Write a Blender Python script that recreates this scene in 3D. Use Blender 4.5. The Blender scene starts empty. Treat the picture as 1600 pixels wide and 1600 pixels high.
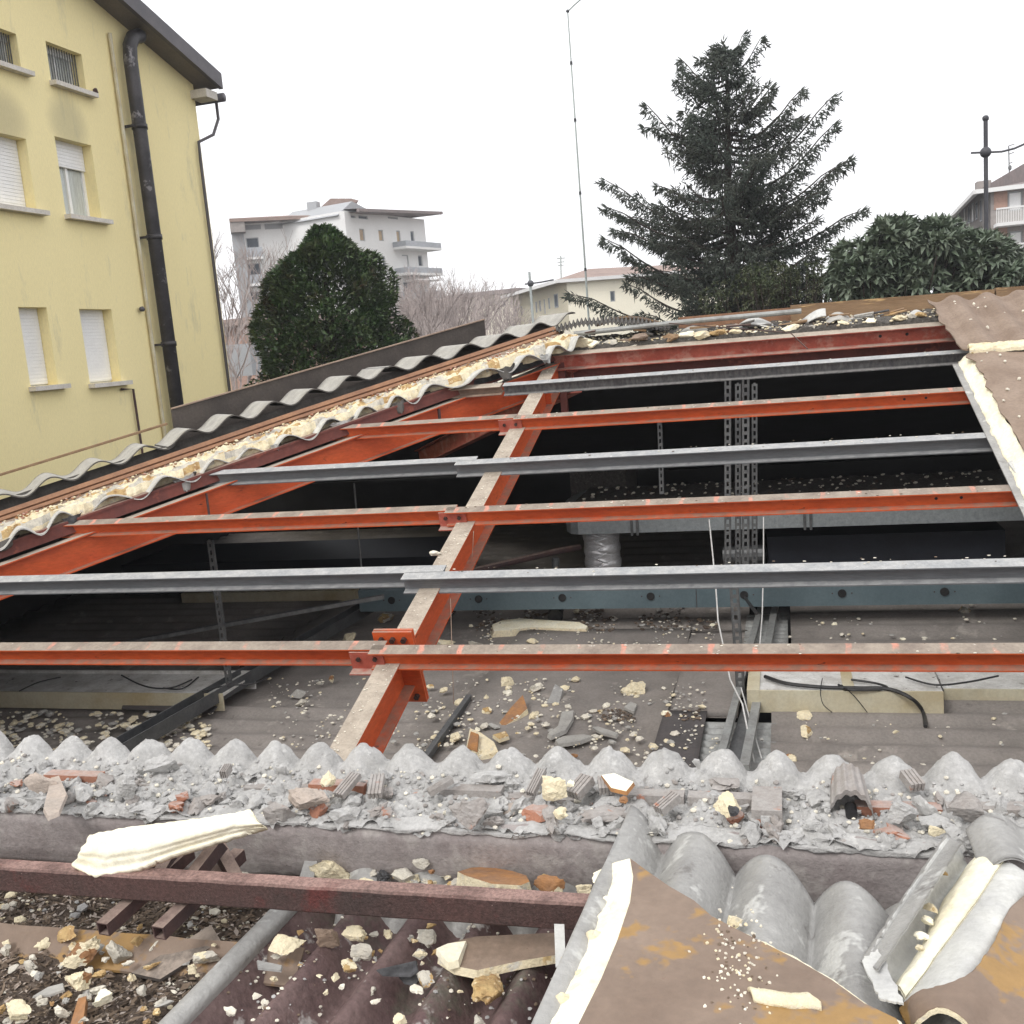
import bpy, math, random
import numpy as np
from mathutils import Vector, Matrix, noise, Euler

# ------------------------------------------------------------------ camera, sky, sun
scene = bpy.context.scene
COL = scene.collection
F = 1600.0
def _axes(vp=(1220, 501), roll=.083):
    a = Vector(((vp[0]-800)/F, (800-vp[1])/F, 1)).normalized()
    b = Vector(((0-800)/F, (800-(vp[1]+roll*vp[0]))/F, 1))
    n = a.cross(b).normalized()
    if n.y < 0: n = -n
    x = a.cross(n)
    if x.x < 0: x = -x
    return x, a, n
AX, AY, AZ = _axes()
cam_d = bpy.data.cameras.new('camera'); cam = bpy.data.objects.new('camera', cam_d); COL.objects.link(cam)
cam_d.sensor_width = 36; cam_d.lens = 36; cam_d.clip_start = .05; cam_d.clip_end = 2000
cam.matrix_world = Matrix(((AX.x, AX.y, -AX.z, 0), (AY.x, AY.y, -AY.z, 0), (AZ.x, AZ.y, -AZ.z, 0), (0, 0, 0, 1)))
scene.camera = cam
scene.render.resolution_x = scene.render.resolution_y = 1024

world = bpy.data.worlds.new('World'); scene.world = world; world.use_nodes = True
wn = world.node_tree; wn.nodes.clear()
w_out = wn.nodes.new('ShaderNodeOutputWorld'); w_bg = wn.nodes.new('ShaderNodeBackground')
w_sky = wn.nodes.new('ShaderNodeTexSky'); w_sky.sky_type = 'NISHITA'; w_sky.sun_disc = False
SUN_EL, SUN_AZ = math.radians(48), math.radians(150)
w_sky.sun_elevation = SUN_EL; w_sky.sun_rotation = SUN_AZ; w_sky.dust_density = 6; w_sky.air_density = 1
w_mul = wn.nodes.new('ShaderNodeVectorMath'); w_mul.operation = 'SCALE'; w_mul.inputs['Scale'].default_value = .08
w_mix = wn.nodes.new('ShaderNodeMixRGB'); w_mix.inputs[0].default_value = .9; w_mix.inputs[2].default_value = (1.0, 1.0, 1.015, 1)
wn.links.new(w_sky.outputs[0], w_mul.inputs[0]); wn.links.new(w_mul.outputs[0], w_mix.inputs[1])
wn.links.new(w_mix.outputs[0], w_bg.inputs[0]); w_bg.inputs[1].default_value = 1.22
wn.links.new(w_bg.outputs[0], w_out.inputs[0])
sun_d = bpy.data.lights.new('sun', 'SUN'); sun = bpy.data.objects.new('sun', sun_d); COL.objects.link(sun)
sun_d.energy = 1.5; sun_d.angle = math.radians(20); sun_d.color = (1, .97, .93)
sun.rotation_euler = Euler((math.radians(42), 0, math.radians(-28)), 'XYZ')
scene.view_settings.view_transform = 'Standard'; scene.view_settings.look = 'None'
scene.view_settings.exposure = 0.30; scene.view_settings.gamma = 1
scene.view_settings.use_curve_mapping = False

# ------------------------------------------------------------------ rays: a picture point to a place on a real surface
def ray(px, py):
    c = Vector(((px-800)/F, (800-py)/F, 1))
    return Vector((c.dot(AX), c.dot(AY), c.dot(AZ)))
def onZ(px, py, z): r = ray(px, py); return r*(z/r.z)
def onX(px, py, x): r = ray(px, py); return r*(x/r.x)
def onY(px, py, y): r = ray(px, py); return r*(y/r.y)
TP = .3045; Y0 = 5.6; Z0 = -1.775
def zP(y, h=0): return Z0+h+TP*(y-Y0)
def onP(px, py, h=0):
    r = ray(px, py); return r*((Z0+h-TP*Y0)/(r.z-TP*r.y))
def onPl(px, py, p, n):
    r = ray(px, py); return r*(p.dot(n)/r.dot(n))
R = random.Random(11)
def rr(a, b): return R.uniform(a, b)
def nz(x, y, z=0, s=1): return noise.noise(Vector((x*s, y*s, z*s)))
def fbm(x, y, z=0, s=1, o=3): return sum(noise.noise(Vector((x*s*2**k, y*s*2**k, z*s*2**k+7*k)))/2**k for k in range(o))

# ------------------------------------------------------------------ materials
def mat(name, c1, c2=None, scale=4, rough=.8, metal=0, bump=.25, bscale=60, spots=None, spot_scale=20, spot_t=.62, spots2=None, spot2_scale=7, spot2_t=.6,
        blobs=None, dust=None, dust_amt=.8, stretch=None, stripes=None, spec=.4, fine=.16):
    m = bpy.data.materials.new(name); m.use_nodes = True; nt = m.node_tree; N = nt.nodes; Lk = nt.links
    b = N['Principled BSDF']; b.inputs['Roughness'].default_value = rough; b.inputs['Metallic'].default_value = metal
    b.inputs['Specular IOR Level'].default_value = spec
    tc = N.new('ShaderNodeTexCoord'); src = tc.outputs['Object']
    if stretch:
        mp = N.new('ShaderNodeMapping'); mp.inputs['Scale'].default_value = stretch; Lk.new(src, mp.inputs[0]); src2 = mp.outputs[0]
    else: src2 = src
    def nse(s, det=5, ro=.6, sr=None):
        n = N.new('ShaderNodeTexNoise'); n.inputs['Scale'].default_value = s; n.inputs['Detail'].default_value = det; n.inputs['Roughness'].default_value = ro
        Lk.new(sr or src2, n.inputs['Vector']); return n.outputs['Fac']
    def ramp(fac, a, bb):
        r = N.new('ShaderNodeValToRGB'); r.color_ramp.elements[0].position = a; r.color_ramp.elements[1].position = bb; Lk.new(fac, r.inputs[0]); return r.outputs[0]
    def mix(f, a, bb, mode='MIX'):
        x = N.new('ShaderNodeMixRGB'); x.blend_type = mode
        for s, i in ((f, 0), (a, 1), (bb, 2)):
            if hasattr(s, 'links'): Lk.new(s, x.inputs[i])
            elif i == 0: x.inputs[0].default_value = s
            else: x.inputs[i].default_value = (*s, 1)
        return x.outputs[0]
    c2 = c2 or tuple(v*.8 for v in c1)
    col = mix(ramp(nse(scale), .36, .66), c1, c2)
    if spots: col = mix(ramp(nse(spot_scale, 4, .7), spot_t, spot_t+.06), col, spots)
    if spots2: col = mix(ramp(nse(spot2_scale, 6, .7), spot2_t, spot2_t+.1), col, spots2)
    if stripes:
        sc, wd, sm = stripes[0], stripes[1], stripes[2]
        sp = N.new('ShaderNodeSeparateXYZ'); Lk.new(src, sp.inputs[0])
        a1 = N.new('ShaderNodeMath'); a1.operation = 'MULTIPLY_ADD'; Lk.new(sp.outputs[0], a1.inputs[0]); a1.inputs[1].default_value = 1/sc
        nn = nse(7, 2, .5, src); s0 = N.new('ShaderNodeMath'); s0.operation = 'MULTIPLY'; s0.inputs[1].default_value = .28; Lk.new(nn, s0.inputs[0]); Lk.new(s0.outputs[0], a1.inputs[2])
        fr = N.new('ShaderNodeMath'); fr.operation = 'FRACT'; Lk.new(a1.outputs[0], fr.inputs[0])
        sb = N.new('ShaderNodeMath'); sb.operation = 'SUBTRACT'; Lk.new(fr.outputs[0], sb.inputs[0]); sb.inputs[1].default_value = .5
        ab = N.new('ShaderNodeMath'); ab.operation = 'ABSOLUTE'; Lk.new(sb.outputs[0], ab.inputs[0])
        mr = N.new('ShaderNodeMapRange'); mr.inputs[1].default_value = wd; mr.inputs[2].default_value = wd*.55; mr.inputs[3].default_value = 0; mr.inputs[4].default_value = .85
        Lk.new(ab.outputs[0], mr.inputs[0])
        nn2 = ramp(nse(5.5, 4, .7, src), .42, .58); mk = N.new('ShaderNodeMath'); mk.operation = 'MULTIPLY'; Lk.new(mr.outputs[0], mk.inputs[0]); Lk.new(nn2, mk.inputs[1])
        col = mix(mk.outputs[0], col, sm)
    for (by, bz, sy_, sz_, bc) in blobs or ():      # soot marks above the windows
        sp = N.new('ShaderNodeSeparateXYZ'); Lk.new(src, sp.inputs[0]); acc = None
        for o_, c0, sc_ in ((sp.outputs[1], by, sy_), (sp.outputs[2], bz, sz_)):
            q1 = N.new('ShaderNodeMath'); q1.operation = 'SUBTRACT'; Lk.new(o_, q1.inputs[0]); q1.inputs[1].default_value = c0
            q2 = N.new('ShaderNodeMath'); q2.operation = 'DIVIDE'; Lk.new(q1.outputs[0], q2.inputs[0]); q2.inputs[1].default_value = sc_
            q3 = N.new('ShaderNodeMath'); q3.operation = 'MULTIPLY'; Lk.new(q2.outputs[0], q3.inputs[0]); Lk.new(q2.outputs[0], q3.inputs[1])
            if acc is None: acc = q3
            else:
                ad = N.new('ShaderNodeMath'); ad.operation = 'ADD'; Lk.new(acc.outputs[0], ad.inputs[0]); Lk.new(q3.outputs[0], ad.inputs[1]); acc = ad
        mr2 = N.new('ShaderNodeMapRange'); mr2.interpolation_type = 'SMOOTHSTEP'; mr2.inputs[1].default_value = 1; mr2.inputs[2].default_value = 0; mr2.inputs[4].default_value = .55; Lk.new(acc.outputs[0], mr2.inputs[0])
        col = mix(mr2.outputs[0], col, bc)
    if dust:
        g = N.new('ShaderNodeNewGeometry'); sx = N.new('ShaderNodeSeparateXYZ'); Lk.new(g.outputs['Normal'], sx.inputs[0])
        up = N.new('ShaderNodeMapRange'); up.inputs[1].default_value = .5; up.inputs[2].default_value = .9; up.inputs[4].default_value = dust_amt; Lk.new(sx.outputs[2], up.inputs[0])
        mm = N.new('ShaderNodeMath'); mm.operation = 'MULTIPLY'; Lk.new(up.outputs[0], mm.inputs[0]); Lk.new(ramp(nse(9, 6, .7, src), .25, .55), mm.inputs[1])
        col = mix(mm.outputs[0], col, dust)
    fn = nse(bscale*.7, 4, .7)
    fr2 = N.new('ShaderNodeMapRange'); fr2.inputs[1].default_value = .25; fr2.inputs[2].default_value = .75; fr2.inputs[3].default_value = 1-fine*1.4; fr2.inputs[4].default_value = 1+fine; Lk.new(fn, fr2.inputs[0])
    vm = N.new('ShaderNodeVectorMath'); vm.operation = 'SCALE'; Lk.new(col, vm.inputs[0]); Lk.new(fr2.outputs[0], vm.inputs['Scale'])
    Lk.new(vm.outputs[0], b.inputs['Base Color'])
    if bump:
        bp = N.new('ShaderNodeBump'); bp.inputs['Strength'].default_value = bump; bp.inputs['Distance'].default_value = .01
        Lk.new(nse(bscale, 5, .65), bp.inputs['Height']); Lk.new(bp.outputs[0], b.inputs['Normal'])
    return m

M = {}
DUST = (.30, .26, .21)
M['orange'] = mat('orange_steel_paint', (.64, .115, .030), (.52, .085, .025), 3, .5, 0, .1, 40, dust=(.24, .17, .13), dust_amt=.85, spots=(.06, .02, .015), spot_scale=9, spot_t=.66, spots2=(.33, .05, .022), spot2_scale=5, spot2_t=.64, stretch=(.5, .5, 1.6))
M['orange_top'] = mat('dusty_purlin_flange', (.33, .28, .23), (.22, .18, .15), 6, .85, 0, .3, 60, spots=(.6, .56, .5), spot_scale=14, spot_t=.66, stripes=(.245, .085, (.60, .27, .20)))
M['pinkred'] = mat('faded_red_steel_paint', (.48, .125, .085), (.36, .075, .05), 5, .6, 0, .1, 40, dust=(.38, .33, .28), dust_amt=.8, spots=(.12, .04, .03), spot_scale=8, spot_t=.66, spots2=(.5, .22, .17), spot2_scale=4, spot2_t=.52)
M['darkred'] = mat('dark_red_steel_paint', (.13, .045, .04), (.21, .06, .045), 2.5, .65, 0, .2, 40, dust=DUST, dust_amt=.6, spots=(.3, .09, .06), spot_scale=3, spot_t=.6)
M['rafter_top'] = mat('dusty_rafter_flange', (.46, .40, .33), (.33, .28, .23), 9, .9, 0, .3, 80, spots=(.7, .68, .62), spot_scale=36, spot_t=.68)
M['grey'] = mat('grey_steel_paint', (.20, .21, .22), (.155, .165, .175), 2, .5, .25, .12, 50, dust=(.42, .42, .42), dust_amt=.7, stretch=(.4, 1, 3))
M['grey_top'] = mat('pale_dusty_steel_flange', (.42, .42, .415), (.30, .31, .32), 12, .7, .1, .25, 60, spots=(.6, .6, .58), spot_scale=25, spot_t=.64)
M['grey_mark'] = mat('scuffed_dark_steel', (.10, .10, .105), (.2, .2, .2), 24, .6, .2, .3, 60, stretch=(1.5, 1, .6), dust=(.34, .33, .32), dust_amt=.8)
M['tan'] = mat('tan_dusty_steel', (.34, .25, .19), (.25, .18, .14), 6, .9)
M['rust'] = mat('rusty_red_tube_steel', (.10, .052, .046), (.062, .042, .038), 3, .75, 0, .6, 150, dust=(.36, .23, .20), dust_amt=.9, spots=(.36, .25, .22), spot_scale=140, spot_t=.66, spots2=(.12, .036, .032), spot2_scale=4, spot2_t=.56, fine=.4)
M['rust_dark'] = mat('dark_rusty_strut', (.10, .055, .05), (.06, .04, .04), 8, .85, 0, .4, 80, dust=(.32, .24, .2), dust_amt=.8)
M['bolt'] = mat('bolt_steel', (.07, .045, .04), (.12, .08, .07), 20, .5, .6)
M['slot'] = mat('galvanised_channel', (.20, .205, .205), (.12, .125, .13), 14, .5, .5, .15, 60)
M['darksteel'] = mat('dark_grey_rail', (.085, .09, .095), (.13, .135, .14), 4, .45, .4, .1, 50, dust=(.22, .22, .22), dust_amt=.6)
M['lightrail'] = mat('pale_grey_rail', (.36, .37, .36), (.26, .26, .25), 8, .6, .3, .15, 50)
M['teal'] = mat('blue_grey_painted_casing', (.135, .185, .205), (.11, .155, .175), 3, .5, .1, .06, 50, fine=.08)
M['hole'] = mat('black_rubber_and_holes', (.012, .012, .014), (.03, .03, .03), 12, .6)  # also colours solid discs black as the dark inside of holes and pipe mouth
M['cream'] = mat('yellowed_cream_casing', (.62, .59, .46), (.46, .38, .23), 1.6, .6, 0, .08, 50, fine=.1)
M['white'] = mat('dirty_white_casing', (.72, .72, .70), (.5, .49, .46), 5, .6, 0, .1, 50, spots=(.12, .1, .09), spot_scale=9, spot_t=.63)
M['galv'] = mat('galvanised_duct_sheet', (.40, .43, .44), (.30, .33, .34), 18, .5, .35, .05, 60)
M['duct_dirt'] = mat('duct_debris_dirt', (.12, .11, .10), (.06, .055, .05), 25, .95, 0, .8, 80, spots=(.5, .48, .42), spot_scale=60, spot_t=.64)
M['foil'] = mat('aluminium_foil_hose', (.85, .85, .86), (.7, .7, .71), 30, .35, .45, .25, 40, stretch=(1, 1, 2))
M['floor'] = mat('dusty_brown_ceiling_sheet', (.275, .25, .23), (.205, .187, .172), 2.2, .92, 0, .3, 60, spots=(.34, .31, .28), spot_scale=2, spot_t=.6, spots2=(.07, .06, .055), spot2_scale=6, spot2_t=.66)
M['floor_dark'] = mat('dark_slate_grey_sheet', (.10, .09, .09), (.075, .07, .07), 5, .9)
M['dark'] = mat('void_shade_black', (.020, .019, .02), (.013, .013, .013), 3, .95)  # near-black colour standing in for shade inside the void and hollows
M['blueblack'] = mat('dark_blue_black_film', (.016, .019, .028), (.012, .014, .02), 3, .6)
M['crumb'] = mat('pale_foam_crumb', (.80, .76, .64), (.62, .58, .5), 9, .9, 0, .3, 90)
M['foam'] = mat('cream_polyurethane_foam', (.82, .74, .54), (.72, .62, .42), 9, .9, 0, 1.0, 55, spots=(.55, .40, .20), spot_scale=9, spot_t=.63, spots2=(.60, .57, .50), spot2_scale=16, spot2_t=.56)
M['foam_pale'] = mat('pale_fresh_foam', (.92, .88, .72), (.88, .81, .60), 7, .9, 0, .35, 60)
M['foam_old'] = mat('browned_old_foam', (.58, .42, .20), (.34, .2, .09), 16, .95, 0, .6, 80, spots=(.75, .62, .4), spot_scale=22, spot_t=.56)
M['foam_skin'] = mat('brown_foam_skin', (.26, .15, .09), (.42, .2, .07), 8, .85, 0, .3, 70)
M['foam_dirty'] = mat('grey_dusted_foam', (.62, .58, .49), (.42, .4, .36), 18, .95, 0, .6, 80)
M['mortar'] = mat('grey_mortar', (.48, .475, .465), (.37, .365, .355), 9, .95, 0, .7, 90, spots=(.52, .515, .50), spot_scale=22, spot_t=.58, spots2=(.24, .23, .22), spot2_scale=12, spot2_t=.64)
M['mortar_warm'] = mat('sandy_mortar', (.50, .42, .36), (.40, .35, .31), 9, .95, 0, .7, 90)
M['brick'] = mat('terracotta_brick', (.42, .19, .12), (.33, .16, .11), 12, .9, 0, .4, 90, dust=(.42, .38, .36), dust_amt=.7)
M['brick_grey'] = mat('mortar_smeared_brick', (.37, .35, .335), (.31, .28, .26), 14, .95, 0, .6, 90, spots=(.4, .2, .14), spot_scale=9, spot_t=.62)
M['concrete'] = mat('purplish_aged_concrete', (.34, .31, .30), (.25, .215, .21), 3.5, .85, 0, .5, 70, spots=(.36, .33, .315), spot_scale=4, spot_t=.52, spots2=(.09, .06, .06), spot2_scale=70, spot2_t=.66)
M['zinc'] = mat('weathered_grey_sheet_metal', (.42, .415, .40), (.30, .295, .285), 4, .5, .25, .5, 60, spots2=(.20, .19, .18), spot2_scale=9, spot2_t=.60, spots=(.54, .54, .52), spot_scale=6, spot_t=.58, fine=.12)
M['zinc_light'] = mat('chalky_pale_sheet', (.62, .62, .59), (.48, .48, .47), 9, .7, .1, .3, 50)
M['brownsheet'] = mat('brown_rusted_panel_skin', (.195, .14, .105), (.255, .19, .145), 3, .55, 0, .2, 40, spots=(.33, .20, .075), spot_scale=4.5, spot_t=.54, spots2=(.17, .09, .06), spot2_scale=13, spot2_t=.66, fine=.1)
M['brownroof'] = mat('brown_painted_roof_sheet', (.21, .15, .11), (.285, .215, .165), 3, .75, 0, .2, 60, spots=(.14, .09, .07), spot_scale=30, spot_t=.68)
M['purple'] = mat('reddish_brown_weathered_fibre_cement', (.17, .115, .108), (.115, .07, .07), 5, .7, 0, .5, 60, spots=(.42, .39, .37), spot_scale=8, spot_t=.60, spots2=(.13, .12, .095), spot2_scale=3, spot2_t=.55, fine=.3)
M['eternit'] = mat('pale_fibre_cement_sheet', (.44, .43, .40), (.34, .33, .31), 8, .9, 0, .3, 80)
M['eternit_dark'] = mat('dark_fibre_cement_sheet', (.13, .12, .11), (.08, .075, .07), 8, .9, 0, .3, 60)  # wavy sheet undersides and backing: shade put into the colour; also dark scraps
M['board'] = mat('grey_brown_board', (.095, .08, .07), (.065, .055, .05), 3, .9, 0, .4, 50, dust=(.36, .3, .25), dust_amt=.9)
M['batten'] = mat('brown_metal_batten', (.30, .16, .09), (.22, .115, .07), 6, .8, 0, .3, 60)
M['wood'] = mat('weathered_timber', (.29, .19, .11), (.20, .125, .07), 4, .85, 0, .5, 50, stretch=(.35, 3, 3), spots=(.5, .33, .16), spot_scale=5, spot_t=.6)
M['soil'] = mat('leaf_litter_soil', (.13, .10, .08), (.085, .064, .05), 14, .97, 0, .9, 80, spots=(.33, .28, .23), spot_scale=45, spot_t=.62)
M['twig'] = mat('dry_leaf_and_twig', (.20, .15, .11), (.12, .088, .062), 9, .9, 0, .2, 60, spots=(.38, .31, .24), spot_scale=12, spot_t=.58)
M['ash'] = mat('black_charred_film', (.03, .03, .032), (.08, .08, .085), 22, .5, 0, .4, 70)
M['cable'] = mat('black_cable_rubber', (.02, .02, .022), (.04, .04, .04), 8, .5)
M['wcable'] = mat('white_cable_sheath', (.68, .68, .66), (.55, .55, .53), 8, .5)
M['yellow'] = mat('yellow_rendered_wall', (.92, .80, .44), (.88, .76, .41), .35, .9, 0, .25, 40, fine=.06, spots2=(.72, .64, .38), spot2_scale=.8, spot2_t=.56, stretch=(1, 1.6, .45), blobs=((1.9, 10.62, .75, .55, (.38, .34, .22)), (3.5, 10.78, .62, .55, (.42, .38, .24)), (1.7, 12.2, .3, .5, (.6, .53, .3))))
M['soot'] = mat('sooted_yellow_render', (.55, .49, .29), (.62, .55, .31), 1.5, .9, 0, .1, 30)
M['sill'] = mat('pale_stone_sill', (.70, .66, .60), (.6, .56, .5), 4, .8)
M['shutter'] = mat('white_roller_shutter', (.93, .93, .93), (.86, .86, .86), 2, .5, 0, .05, 30, fine=.05)
M['shutter_grey'] = mat('grey_roller_shutter', (.52, .53, .54), (.46, .47, .48), 2, .6, 0, .05, 30, fine=.05)
M['curtain'] = mat('grey_white_curtain_behind_glass', (.62, .66, .65), (.42, .45, .44), 4, .3, 0, .05, 30, stretch=(1, 9, .6), spec=.8)
M['flue'] = mat('black_flue_pipe', (.035, .033, .036), (.07, .066, .07), 2.5, .45, .3, .2, 40, spots=(.22, .21, .22), spot_scale=2.4, spot_t=.6)
M['gutter'] = mat('dark_brown_gutter', (.11, .10, .11), (.08, .075, .085), 3, .5)
M['soffit'] = mat('brown_grey_soffit', (.21, .185, .165), (.18, .16, .145), 3, .9)
M['render_white'] = mat('pale_grey_white_render', (.78, .78, .77), (.70, .70, .69), .25, .9, 0, 0, 10, fine=.03)
M['render_grey'] = mat('grey_render', (.40, .41, .43), (.36, .37, .38), .3, .9, 0, 0, 10, fine=.03)
M['render_cream'] = mat('cream_render', (.95, .90, .74), (.9, .85, .7), .25, .9, 0, 0, 10, fine=.03)
M['render_brick'] = mat('orange_brick_panel', (.44, .28, .22), (.38, .25, .2), 2, .9, 0, 0, 10)
M['render_taupe'] = mat('taupe_render', (.34, .31, .29), (.30, .27, .26), .4, .9, 0, 0, 10)
M['rooftile'] = mat('faded_red_roof_tile', (.34, .25, .215), (.28, .21, .185), .6, .9, 0, .2, 4, stretch=(1, 1, 3))
M['rooftile_grey'] = mat('greyish_roof_tile', (.27, .22, .21), (.22, .19, .185), .6, .9, 0, .2, 4)
M['winglass'] = mat('far_window_glass', (.13, .15, .17), (.08, .09, .11), .7, .8, 0, 0, 10, spec=.1)
M['winshut'] = mat('tan_window_shutter', (.46, .35, .22), (.4, .3, .2), .7, .7, 0, 0, 10)
M['balcony'] = mat('balcony_panel', (.42, .44, .47), (.36, .38, .41), .7, .6, 0, 0, 10)
M['bark'] = mat('dark_bark', (.07, .055, .045), (.045, .036, .03), 6, .95, 0, .4, 30)
M['twigs_far'] = mat('bare_winter_twigs', (.42, .36, .34), (.34, .29, .275), 3, .95, 0, 0, 10)
M['spruce'] = mat('blue_green_spruce_needles', (.058, .078, .062), (.078, .084, .066), 1.1, .8, 0, 0, 10, fine=.3, spots=(.07, .075, .05), spot_scale=5, spot_t=.62)
M['leafdark'] = mat('dark_glossy_leaf', (.060, .115, .038), (.088, .112, .046), 1.4, .42, 0, 0, 10, spots=(.055, .115, .035), spot_scale=2, spot_t=.56, spots2=(.10, .075, .045), spot2_scale=1.2, spot2_t=.57, fine=.3)
M['loquat'] = mat('grey_green_loquat_leaf', (.11, .15, .10), (.155, .185, .135), 3, .42, 0, 0, 10, spots=(.15, .19, .13), spot_scale=5, spot_t=.58, fine=.3)
M['shrub'] = mat('olive_shrub_leaf', (.06, .085, .035), (.09, .095, .05), 3, .6, 0, 0, 10, fine=.3, spots=(.17, .15, .10), spot_scale=4, spot_t=.64)
M['pole'] = mat('dark_grey_pole_paint', (.05, .05, .06), (.07, .07, .08), 3, .5)
M['pole_light'] = mat('green_grey_mast', (.42, .46, .45), (.36, .4, .39), 3, .5)
M['ground'] = mat('asphalt_and_yard', (.055, .055, .052), (.075, .072, .065), .2, .95, 0, .2, 20)
M['wallout'] = mat('outer_grey_wall', (.34, .32, .30), (.27, .26, .24), .8, .95)

# ------------------------------------------------------------------ mesh building
class MB:
    def __init__(s): s.v = []; s.f = []; s.m = []
    def add(s, vs, fs, m=0):
        o = len(s.v); s.v.extend([tuple(v) for v in vs]); s.f.extend([tuple(i+o for i in f) for f in fs])
        s.m.extend([m]*len(fs) if isinstance(m, int) else m)
        return s
    def box(s, a, b, m=0):           # axis aligned corner to corner
        x0, y0, z0 = [min(p, q) for p, q in zip(a, b)]; x1, y1, z1 = [max(p, q) for p, q in zip(a, b)]
        return s.add([(x0,y0,z0),(x1,y0,z0),(x1,y1,z0),(x0,y1,z0),(x0,y0,z1),(x1,y0,z1),(x1,y1,z1),(x0,y1,z1)],
                     [(0,3,2,1),(4,5,6,7),(0,1,5,4),(1,2,6,5),(2,3,7,6),(3,0,4,7)], m)
    def obox(s, o, u, v, w, m=0):    # origin corner and three edge vectors
        o, u, v, w = Vector(o), Vector(u), Vector(v), Vector(w)
        if u.cross(v).dot(w) < 0: u, v = v, u
        p = [o, o+u, o+u+v, o+v, o+w, o+u+w, o+u+v+w, o+v+w]
        return s.add(p, [(0,3,2,1),(4,5,6,7),(0,1,5,4),(1,2,6,5),(2,3,7,6),(3,0,4,7)], m)
    def bar(s, a, b, w, h, up=(0,0,1), m=0, top=False):   # rectangular bar; a, b on its axis (or on its top centre line)
        a, b = Vector(a), Vector(b); d = (b-a).normalized(); up = Vector(up); side = d.cross(up).normalized(); u = side.cross(d).normalized()
        o = a-side*w/2-(u*h if top else u*h/2)
        return s.obox(o, side*w, b-a, u*h, m)
    def tube(s, pts, r, n=8, m=0, cap=True):
        pts = [Vector(p) for p in pts]; rs = r if isinstance(r, (list, tuple)) else [r]*len(pts)
        vs = []; ref = Vector((0, 0, 1))
        for i, p in enumerate(pts):
            d = (pts[min(i+1, len(pts)-1)]-pts[max(i-1, 0)]).normalized()
            if abs(d.dot(ref)) > .95: ref = Vector((1, 0, 0)) if abs(d.x) < .9 else Vector((0, 1, 0))
            a = d.cross(ref).normalized(); b = d.cross(a).normalized(); ref = -b if False else ref
            for k in range(n):
                t = 2*math.pi*k/n; vs.append(p+(a*math.cos(t)+b*math.sin(t))*rs[i])
        fs = [(i*n+k, i*n+(k+1)%n, (i+1)*n+(k+1)%n, (i+1)*n+k) for i in range(len(pts)-1) for k in range(n)]
        if cap: fs += [tuple(range(n))[::-1], tuple(range((len(pts)-1)*n, len(pts)*n))]
        return s.add(vs, fs, m)
    def ibeam(s, a, b, w, h, tf, tw, up, mats=(0, 1)):    # a, b on the top centre line
        a, b = Vector(a), Vector(b); d = (b-a).normalized(); side = d.cross(Vector(up)).normalized(); u = side.cross(d).normalized()
        pr = [(-w/2,0),(w/2,0),(w/2,-tf),(tw/2,-tf-.006),(tw/2,-h+tf+.006),(w/2,-h+tf),(w/2,-h),(-w/2,-h),(-w/2,-h+tf),(-tw/2,-h+tf+.006),(-tw/2,-tf-.006),(-w/2,-tf)]
        vs = [p+side*x+u*y for p in (a, b) for x, y in pr]; n = 12
        fs = [(k, (k+1) % n, n+(k+1) % n, n+k) for k in range(n)]+[tuple(range(n))[::-1], tuple(range(n, 2*n))]
        return s.add(vs, fs, [mats[1]]+[mats[0]]*(n+1))
    def surf(s, fn, nu, nv, th=0, m=0, down=None, mback=None):     # grid fn(u, v); th > 0 gives it thickness along down
        g = [Vector(fn(i/nu, j/nv)) for j in range(nv+1) for i in range(nu+1)]; W = nu+1
        q = [(j*W+i, j*W+i+1, (j+1)*W+i+1, (j+1)*W+i) for j in range(nv) for i in range(nu)]
        if not th: return s.add(g, q, m)
        dn = Vector(down or (0, 0, -1)).normalized()*th; n = len(g); mb = m if mback is None else mback
        vs = g+[p+dn for p in g]; fs = list(q)+[tuple(k+n for k in f[::-1]) for f in q]; ms = [m]*len(q)+[mb]*len(q)
        rim = [j*W for j in range(nv+1)], [j*W+nu for j in range(nv+1)], list(range(W)), [nv*W+i for i in range(W)]
        for r_ in rim:
            for a, b in zip(r_, r_[1:]): fs.append((a, b, b+n, a+n)); ms.append(mb)
        return s.add(vs, fs, ms)
    def poly(s, pts, th, m=0, dn=(0, 0, -1), mside=None, grow=0):  # flat polygon slab, pts is the top outline
        pts = [Vector(p) for p in pts]; n = len(pts); c = sum(pts, Vector())/n; d = Vector(dn).normalized()*th
        low = [p+d+(p-c)*grow for p in pts]
        return s.add(pts+low, [tuple(range(n)), tuple(range(2*n-1, n-1, -1))]+[(i, n+i, n+(i+1) % n, (i+1) % n) for i in range(n)],
                     [m]+[m if mside is None else mside]*(n+1))
ROOT = {}
def link(o, parent=None):
    COL.objects.link(o)
    if parent: o.parent = parent
    return o
def tag(o, label=None, cat=None, group=None, kind=None):
    if label: o['label'] = label
    if cat: o['category'] = cat
    if group: o['group'] = group
    if kind: o['kind'] = kind
    return o
def thing(name, loc, label, cat, group=None):
    o = bpy.data.objects.new(name, None); o.empty_display_size = .2; o.location = Vector(loc); link(o); ROOT[o] = Vector(loc)
    return tag(o, label, cat, group)
def mesh_of(name, mb, mats, smooth=False, off=Vector()):
    me = bpy.data.meshes.new(name)
    v = np.array(mb.v, dtype=float).reshape(-1, 3)-np.array(off); me.from_pydata(v.tolist(), [], mb.f)
    for k in mats: me.materials.append(M[k])
    if any(mb.m): me.polygons.foreach_set('material_index', mb.m)
    if smooth: me.polygons.foreach_set('use_smooth', [True]*len(me.polygons))
    me.update(); return me
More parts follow.
